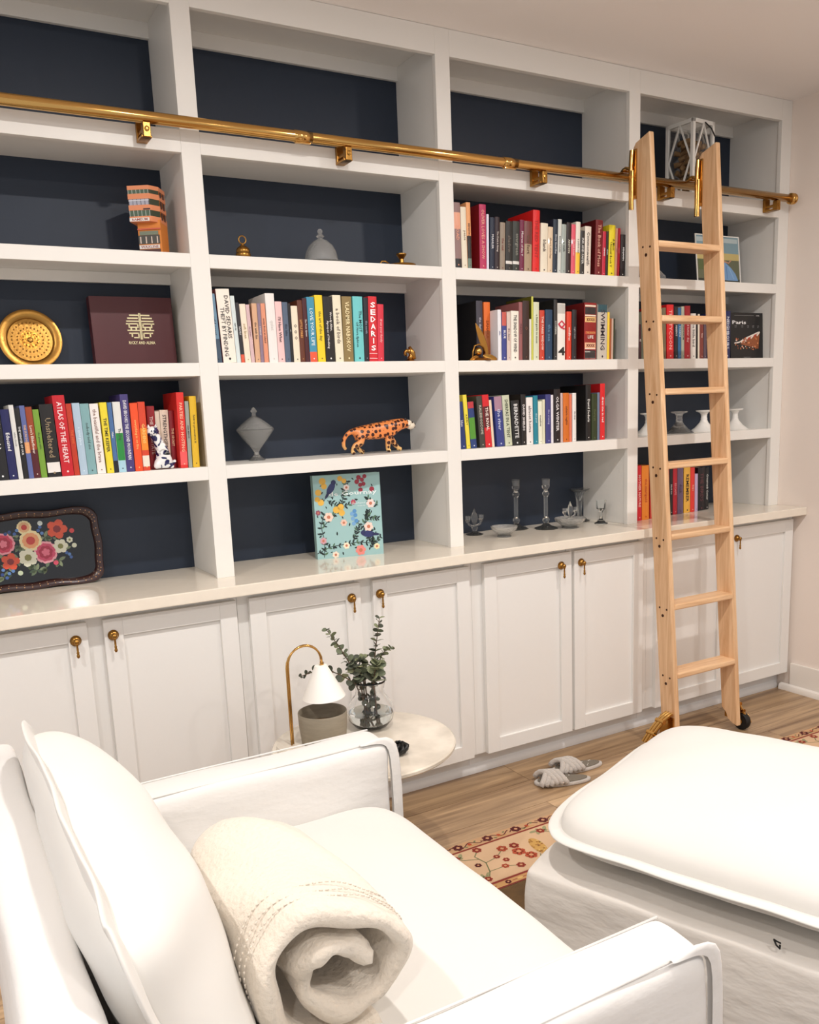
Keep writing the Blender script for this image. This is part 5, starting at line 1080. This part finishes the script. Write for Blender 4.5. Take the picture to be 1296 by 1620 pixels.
# ---------------------------------------------------------------- armchair
AX0, AX1, AY0, AY1 = -.84, .125, -1.97, -.81
ac = thing('armchair', 'wide white linen slipcovered armchair in the foreground', 'armchair', ((AX0+AX1)/2, (AY0+AY1)/2, 0))
ax, ay = ac.location.x, ac.location.y
def soft(name, x0, x1, y0, y1, z0, z1, r, m, parent, wob=.003, seg=4, sub=1, seed=0, taper=0.):
    bm = bmesh.new(); bmesh.ops.create_cube(bm, size=1)
    for v in bm.verts: v.co = Vector((x0+(v.co.x+.5)*(x1-x0), y0+(v.co.y+.5)*(y1-y0), z0+(v.co.z+.5)*(z1-z0)))
    bmesh.ops.subdivide_edges(bm, edges=bm.edges[:], cuts=15, use_grid_fill=True)
    for v in bm.verts:                       # crowd the grid towards the edges so the rounding stays crisp
        for k_, (a_, b_) in enumerate(((x0, x1), (y0, y1), (z0, z1))):
            t_ = (v.co[k_]-(a_+b_)/2)/((b_-a_)/2); hw = (b_-a_)/2; n_ = 16; i_ = round((abs(t_))*8)
            g_ = {8: 1, 7: 1-.45*r/hw, 6: 1-1.1*r/hw}.get(i_, max(0, (1-1.8*r/hw))*i_/5)
            v.co[k_] = (a_+b_)/2+math.copysign(g_*hw, t_)
    cx, cy, cz = (x0+x1)/2, (y0+y1)/2, (z0+z1)/2; hx, hy, hz = (x1-x0)/2, (y1-y0)/2, (z1-z0)/2
    R = random.Random(seed); ph = [R.uniform(0, 6) for _ in range(6)]
    for v in bm.verts:
        p = v.co-Vector((cx, cy, cz)); q = Vector((max(-(hx-r), min(hx-r, p.x)), max(-(hy-r), min(hy-r, p.y)), max(-(hz-r), min(hz-r, p.z)))); d = p-q
        if d.length > 1e-6: p = q+d.normalized()*r
        n = Vector((p.x/hx, p.y/hy, p.z/hz))
        w = wob*(math.sin(p.x*17+ph[0])*math.sin(p.z*13+ph[1])+.7*math.sin(p.y*23+p.x*9+ph[2])+.5*math.sin(p.z*41+p.y*11+ph[3]))
        p += n*w
        if taper: s_ = 1-taper*(p.z/hz); p.y *= s_
        v.co = p+Vector((cx, cy, cz))
    me = bpy.data.meshes.new(name); bm.to_mesh(me); bm.free(); me.polygons.foreach_set('use_smooth', [True]*len(me.polygons))
    o = obj(name, me, m, parent)
    if sub: mods(o, sub=sub)
    return o
def lx(x): return x-ax
def ly(y): return y-ay
soft('base', lx(-.80), lx(.055), ly(-1.85), ly(-.93), .02, .335, .02, M['linen'], ac, seed=1)
def arm(y0, y1, seed, inner):
    a = soft('arm', lx(-.80), lx(.105), ly(y0), ly(y1), .02, .618, .035, M['linen'], ac, seed=seed, wob=.0022)
    # standing seam flange running up the front and back along the top
    yc_ = y0+.012 if inner < 0 else y1-.012
    for yy in ((y0+.012),):
        b = B(); path = [(.108, .03)]+[(.110, z) for z in (.12, .24, .36, .48)]+[(.108, .575), (.098, .607), (.07, .6165), (.02, .617)]
        vs = []; fs = []
        for i, (x, z) in enumerate(path):
            nx = (.024, .024, .024, .024, .024, .024, .018, .004, 0)[i]; nz = (0, 0, 0, 0, 0, .006, .014, .016, .002)[i]; wv = .002*math.sin(i*2.1+seed)
            vs += [(lx(x)-.006, ly(yy)-.005, z), (lx(x)+nx, ly(yy)-.004+wv, z+nz), (lx(x)+nx, ly(yy)+.004+wv, z+nz), (lx(x)-.006, ly(yy)+.005, z)]
        for i in range(len(path)-1):
            for k in range(3): fs.append((4*i+k, 4*i+k+1, 4*i+k+5, 4*i+k+4))
        b.add(vs, fs)
        if (yy == y0+.012) == (inner < 0) or True: mods(obj('seam_flange', b, M['linen'], a, smooth=True), sub=1)
    b = B(); b.tube([(lx(-.78), ly(y0+.018), .6125), (lx(-.4), ly(y0+.017), .615), (lx(.09), ly(y0+.018), .614)], .0022, 6); b.tube([(lx(-.78), ly(y1-.018), .6125), (lx(-.4), ly(y1-.017), .615), (lx(.09), ly(y1-.018), .614)], .0022, 6)
    obj('top_seam', b, M['linen'], a, smooth=True)
arm(-.94, -.81, 3, -1); arm(-1.97, -1.84, 4, 1)
soft('chair_back', lx(-.84), lx(-.745), ly(-1.97), ly(-.82), .02, .785, .03, M['linen'], ac, seed=5, wob=.004)
s_ = puff(.70, .90, .17, e=9, q=4.5, n=40, crown=.22, wob=.0025, seed=3)
o = obj('seat_cushion', s_, M['cushion'], ac, smooth=True, loc=(lx(-.275), ly(-1.39), .415)); weld(o); mods(o, sub=1)
bk, fl_ = puff(.42, .88, .26, e=7, q=2.3, n=44, crown=.06, flange=.034, wob=.005, seed=8, flat=-.55)
for nm, bb_ in (('back_cushion', bk), ('cushion_flange', fl_)):
    if nm == 'back_cushion':
        bo = obj(nm, bb_, M['cushion'], ac, smooth=True, loc=(lx(-.668), ly(-1.40), .655), rot=(0, -(PI/2+.30), 0)); weld(bo); mods(bo, sub=1)
    else: mods(obj(nm, bb_, M['cushion'], bo, smooth=True), sub=1)

# rolled quilt on the seat
M['quilt'] = mat('ivory_matelasse_quilt', (226, 215, 200), .9, bump=1.0, bscale=95, sheen=.3)
def roll():
    N_, K_ = 150, 34; turns = 1.75; th = .030; R0 = .142; L_ = .47
    def path(u, y):
        a = 2.5+u*turns*2*PI; r = R0-(R0-.035)*u**.92; fl2 = 1+.10*math.sin(3*a+2*y*5)*u+.035*math.sin(7*a+y*30)*(.3+u)
        r *= fl2*(1-.62*max(0, (y/L_+.5-.62)/.38)**2.6)
        return Vector((r*math.sin(a)*1.03, 0, r*math.cos(a)*.90))
    roll.path = path
    b = B(); vs = []; fs = []
    for j in range(K_+1):
        v = j/K_; y = -L_/2+L_*v
        for side in (0, 1):
            for i in range(N_+1):
                u = i/N_ if side == 0 else 1-i/N_
                c = path(u, y); t = (path(min(1, u+.004), y)-path(max(0, u-.004), y)).normalized(); nrm = Vector((t.z, 0, -t.x))
                off = (th/2)*(1 if side == 0 else -1)*(1+.25*math.sin(u*40+y*22))
                e = min(v, 1-v); rnd_ = math.sqrt(min(1, e/.03)) if e < .03 else 1; off *= rnd_
                q = c-nrm*off*1.0
                yy = y+.016*math.sin(u*11)+.010*math.sin(u*27+1)
                vs.append((q.x, yy if v in (0, 1) or True else y, q.z))
    M_ = 2*(N_+1)
    for j in range(K_):
        for i in range(M_): k = (i+1) % M_; fs.append((j*M_+i, j*M_+k, (j+1)*M_+k, (j+1)*M_+i))
    for e in (0, K_):
        for i in range(N_):
            a, c = e*M_+i, e*M_+M_-1-i; q = (a, a+1, c-1, c); fs.append(q if e == 0 else q[::-1])
    return b.add(vs, fs)
qt = obj('rolled_quilt', roll(), M['quilt'], loc=(-.402, -1.485, .618), rot=(0, .25, .03), smooth=True); weld(qt, 1e-6)
b = B()
for yq, ph_ in ((-.188, 0), (-.170, 1), (-.146, 2)):            # rows of hem stitching near the open end
    for k in range(58):
        ps = []
        for d in (0, .0042):
            u = .10+.40*k/58+d; c = roll.path(u, yq); a = 2.5+u*1.75*2*PI
            ps.append((c.x+math.sin(a)*.0185, yq+.016*math.sin(u*11)+.010*math.sin(u*27+1), c.z+math.cos(a)*.0185))
        b.tube(ps, .0013, 5)
st_ = obj('hem_stitching', b, M['quilt'], qt, smooth=True); st_['kind'] = 'stuff'
tag(qt, 'ivory quilt rolled up on the armchair seat beside the back cushion', 'blanket')

# ---------------------------------------------------------------- ottoman
OA = math.radians(21); ou = Vector((math.cos(OA), math.sin(OA), 0)); ov = Vector((math.sin(OA), -math.cos(OA), 0))
oc = Vector((.252, -1.278, 0))+ou*.41+ov*.41
ot = thing('ottoman', 'square white linen ottoman with a thick flanged cushion', 'ottoman', oc, (0, 0, OA))
soft('ottoman_base', -.41, .41, -.41, .41, .012, .378, .016, M['linen2'], ot, seed=9, wob=.004, sub=1)
oc_, of_ = puff(.76, .76, .19, e=6.5, q=2.6, n=44, crown=.25, flange=.028, wob=.003, seed=12, flat=.2)
o = obj('ottoman_cushion', oc_, M['cushion'], ot, smooth=True, loc=(0, .0, .462)); weld(o); mods(o, sub=1); mods(obj('cushion_flange', of_, M['cushion'], o, smooth=True), sub=1)
b = B(); b.tube([(0, 0, 0), (-.004, -.006, -.008), (-.002, -.012, -.014), (.006, -.010, -.012)], .0018, 8); b.tube([(0, 0, 0), (.006, -.004, -.006), (.010, -.010, -.010)], .0016, 8)
obj('zip_pull', b, M['rubber'], ot, smooth=True, loc=(-.392, -.15, .400))

# ---------------------------------------------------------------- rug
rg = tag(obj('rug', B().box(0, 3.4, 0, 3.0, 0, .008), mat('rug_olive_brown_pile', (92, 70, 44), .95, bump=.6, bscale=400, col2=(112, 84, 50), vscale=16), loc=(-.6, -3.5-.015, 0)), 'cream, olive and red floral border rug under the ottoman', 'rug')
p = B(); y0 = .0086; EDG = 3.0
def rp_(x, t): return (x+.6, EDG-t, y0)           # x world, t distance inward from the far edge
def rbox(x0, x1, t0, t1, col, lift=0.): p.add([rp_(x0, t1)[:2]+(y0+lift,), rp_(x1, t1)[:2]+(y0+lift,), rp_(x1, t0)[:2]+(y0+lift,), rp_(x0, t0)[:2]+(y0+lift,)], [(0, 1, 2, 3)], col)
XA, XB = -.598, 2.798
rbox(XA, XB, .0, .3, (206, 172, 132)); rbox(XA, XB, .0, .042, (196, 156, 116), .0002); rbox(XA, XB, .042, .050, (134, 44, 34), .0004); rbox(XA, XB, .052, .255, (212, 178, 142), .0002)
rbox(XA, XB, .258, .268, (134, 44, 34), .0004); rbox(XA, XB, .268, .293, (196, 150, 96), .0003); rbox(XA, XB, .293, .30, (120, 40, 32), .0004)
def rdisc(x, t, r, col, n=8, lift=.0008, sz=1., rot=0.):
    c, s = math.cos(rot), math.sin(rot); X_, Y_, _ = rp_(x, t)
    p.add([(X_+r*(math.cos(2*PI*i/n)*c-sz*math.sin(2*PI*i/n)*s), Y_+r*(math.cos(2*PI*i/n)*s+sz*math.sin(2*PI*i/n)*c), y0+lift) for i in range(n)], [tuple(range(n))], col)
def rline(pts, wd, col, lift=.0006):
    for (xa, ta), (xb, tb) in zip(pts, pts[1:]):
        A_, B_ = Vector(rp_(xa, ta)), Vector(rp_(xb, tb)); d = (B_-A_); d.normalize(); n = Vector((-d.y, d.x, 0))*wd/2
        p.add([tuple(q+Vector((0, 0, lift))) for q in (A_-n, B_-n, B_+n, A_+n)], [(0, 1, 2, 3)], col)
def rflower(x, t, r, col, mid=(206, 150, 110)):
    r *= 1.22
    for i in range(6): a = PI*i/3+x*9; rdisc(x+r*.6*math.cos(a), t+r*.6*math.sin(a), r*.42, col, 6, .0010)
    rdisc(x, t, r*.35, mid, 6, .0013)
R = random.Random(31); RED, DRK, GRN, OCH, BRK = (150, 52, 36), (92, 26, 28), (120, 124, 84), (190, 140, 64), (176, 74, 44)
x = -.55
while x < 2.78:
    rline([(x+.01*i, .021+.010*math.sin(i*.9+x*20)) for i in range(13)], .004, DRK)
    rflower(x+.03, .021, .016, DRK); rdisc(x+.075, .022, .008, BRK, 6); rdisc(x+.1, .014, .007, GRN, 6, .0008, .5, .6); rdisc(x+.055, .032, .007, GRN, 6, .0008, .5, -.6); rline([(x+.06, .030), (x+.1, .034)], .003, OCH)
    rflower(x+.045, .281, .009, DRK); rdisc(x+.09, .281, .011, (214, 176, 110), 8, .0008, .5); rline([(x+.06, .281), (x+.12, .281)], .003, RED)
    x += .118
x = -.52; k = 0
while x < 2.75:
    bx_ = x
    rline([(bx_, .24), (bx_+.03, .20), (bx_+.05, .15), (bx_+.04, .10), (bx_+.07, .07)], .004, GRN); rline([(bx_+.05, .15), (bx_+.1, .14), (bx_+.14, .11)], .003, GRN); rline([(bx_+.03, .20), (bx_+.09, .20), (bx_+.13, .22)], .003, GRN); rline([(bx_+.045, .12), (bx_, .10), (bx_-.02, .08)], .003, GRN)
    for dx, dt, r, c in ((.07, .068, .014, RED), (.145, .105, .016, BRK), (.135, .222, .013, RED), (-.02, .078, .013, RED), (.10, .138, .010, RED), (.09, .20, .011, BRK), (.0, .235, .012, RED), (.02, .15, .010, DRK), (.115, .17, .010, RED), (.18, .15, .02, BRK), (.19, .11, .015, RED), (.20, .19, .018, BRK)): rflower(bx_+dx, dt, r, c)
    rdisc(bx_+.255, .155, .055, (200, 156, 84), 14, .0007, .42, .9+.5*(k % 2))
    for q in range(26): a, rr_ = R.uniform(0, 6.28), R.random()**.5; u_, v_ = .050*rr_*math.cos(a), .02*rr_*math.sin(a); c_, s_2 = math.cos(.9+.5*(k % 2)), math.sin(.9+.5*(k % 2)); rdisc(bx_+.255+u_*c_-v_*s_2, .155-(u_*s_2+v_*c_), .0042, R.choice([(222, 184, 110), (170, 120, 54), (150, 100, 50)]), 5, .0011)
    rline([(bx_+.20, .24), (bx_+.23, .20)], .003, GRN)
    for q in range(5): rdisc(bx_+.30+.012*q, .07+.012*(q % 2), .016, (152, 150, 110), 8, .0007, .45, q)
    for q in range(4): rdisc(bx_+.33+.01*q, .22-.01*(q % 2), .012, (152, 150, 110), 8, .0007, .45, q*1.3)
    x += .345; k += 1
for i in range(60):
    xx, tt = R.uniform(-.5, 2.7), R.uniform(.33, .8); c = R.choice([(190, 140, 60), (206, 168, 96), (150, 60, 36), (120, 44, 30)]); rflower(xx, tt, R.uniform(.012, .022), c, (96, 70, 40)); rline([(xx, tt), (xx+R.uniform(-.06, .06), tt+R.uniform(-.05, .05))], .004, (150, 112, 60))
obj('woven_pattern', p, M['printm'], rg, colors=True)['kind'] = 'stuff'

# ---------------------------------------------------------------- slippers
fur = mat('grey_plush', (196, 188, 180), .95, bump=1., bscale=160, sheen=.5); insole = mat('dotted_grey_insole', (120, 112, 100), .9, bump=.3, bscale=100)
def slipper(x, y, rz, label):
    t = thing('slipper', label, 'slipper', (x, y, 0), (0, 0, rz), 'pair of plush slippers')
    out = [(.128*math.cos(a)*(1 if math.cos(a) > 0 else 1), .046*math.sin(a)*(1+.14*math.cos(a))) for a in [2*PI*i/28 for i in range(28)]]
    o = obj('sole', B().prism(out, 0, .016, 'z'), fur, t, auto=50); mods(o, bevel=.005)
    obj('insole', B().prism([(a*.88, c*.84) for a, c in out], .016, .020, 'z'), insole, t)
    b = B(); 
    for s in (-1, 1):                                 # two crossing puffy bands
        for k in range(3):
            pts = []
            for i in range(9):
                u = i/8; a = PI*u; pts.append((.030+.022*k+s*(u-.5)*.075, .049*math.cos(a), .012+.036*math.sin(a)+(.005 if s > 0 else 0)))
            b.tube(pts, .0125, 8)
    obj('cross_strap', b, fur, t, smooth=True)
    b = B(); 
    for i in range(7): a = R.uniform(0, 6.28); b.ball((-.04+R.uniform(-.04, .05), R.uniform(-.025, .025), .0205), .003, 6, sc=(1, 1, .4))
    obj('insole_dots', b, M['ceramicw'], t)['kind'] = 'stuff'
slipper(1.165, -.318, 2.75, 'grey plush cross-strap slipper nearer the ottoman')
slipper(1.295, -.252, 2.95, 'grey plush cross-strap slipper nearer the cabinets')
for q_ in C.objects:
    if q_.get('group') == 'pair of plush slippers': q_.scale = (.88, .88, .88)
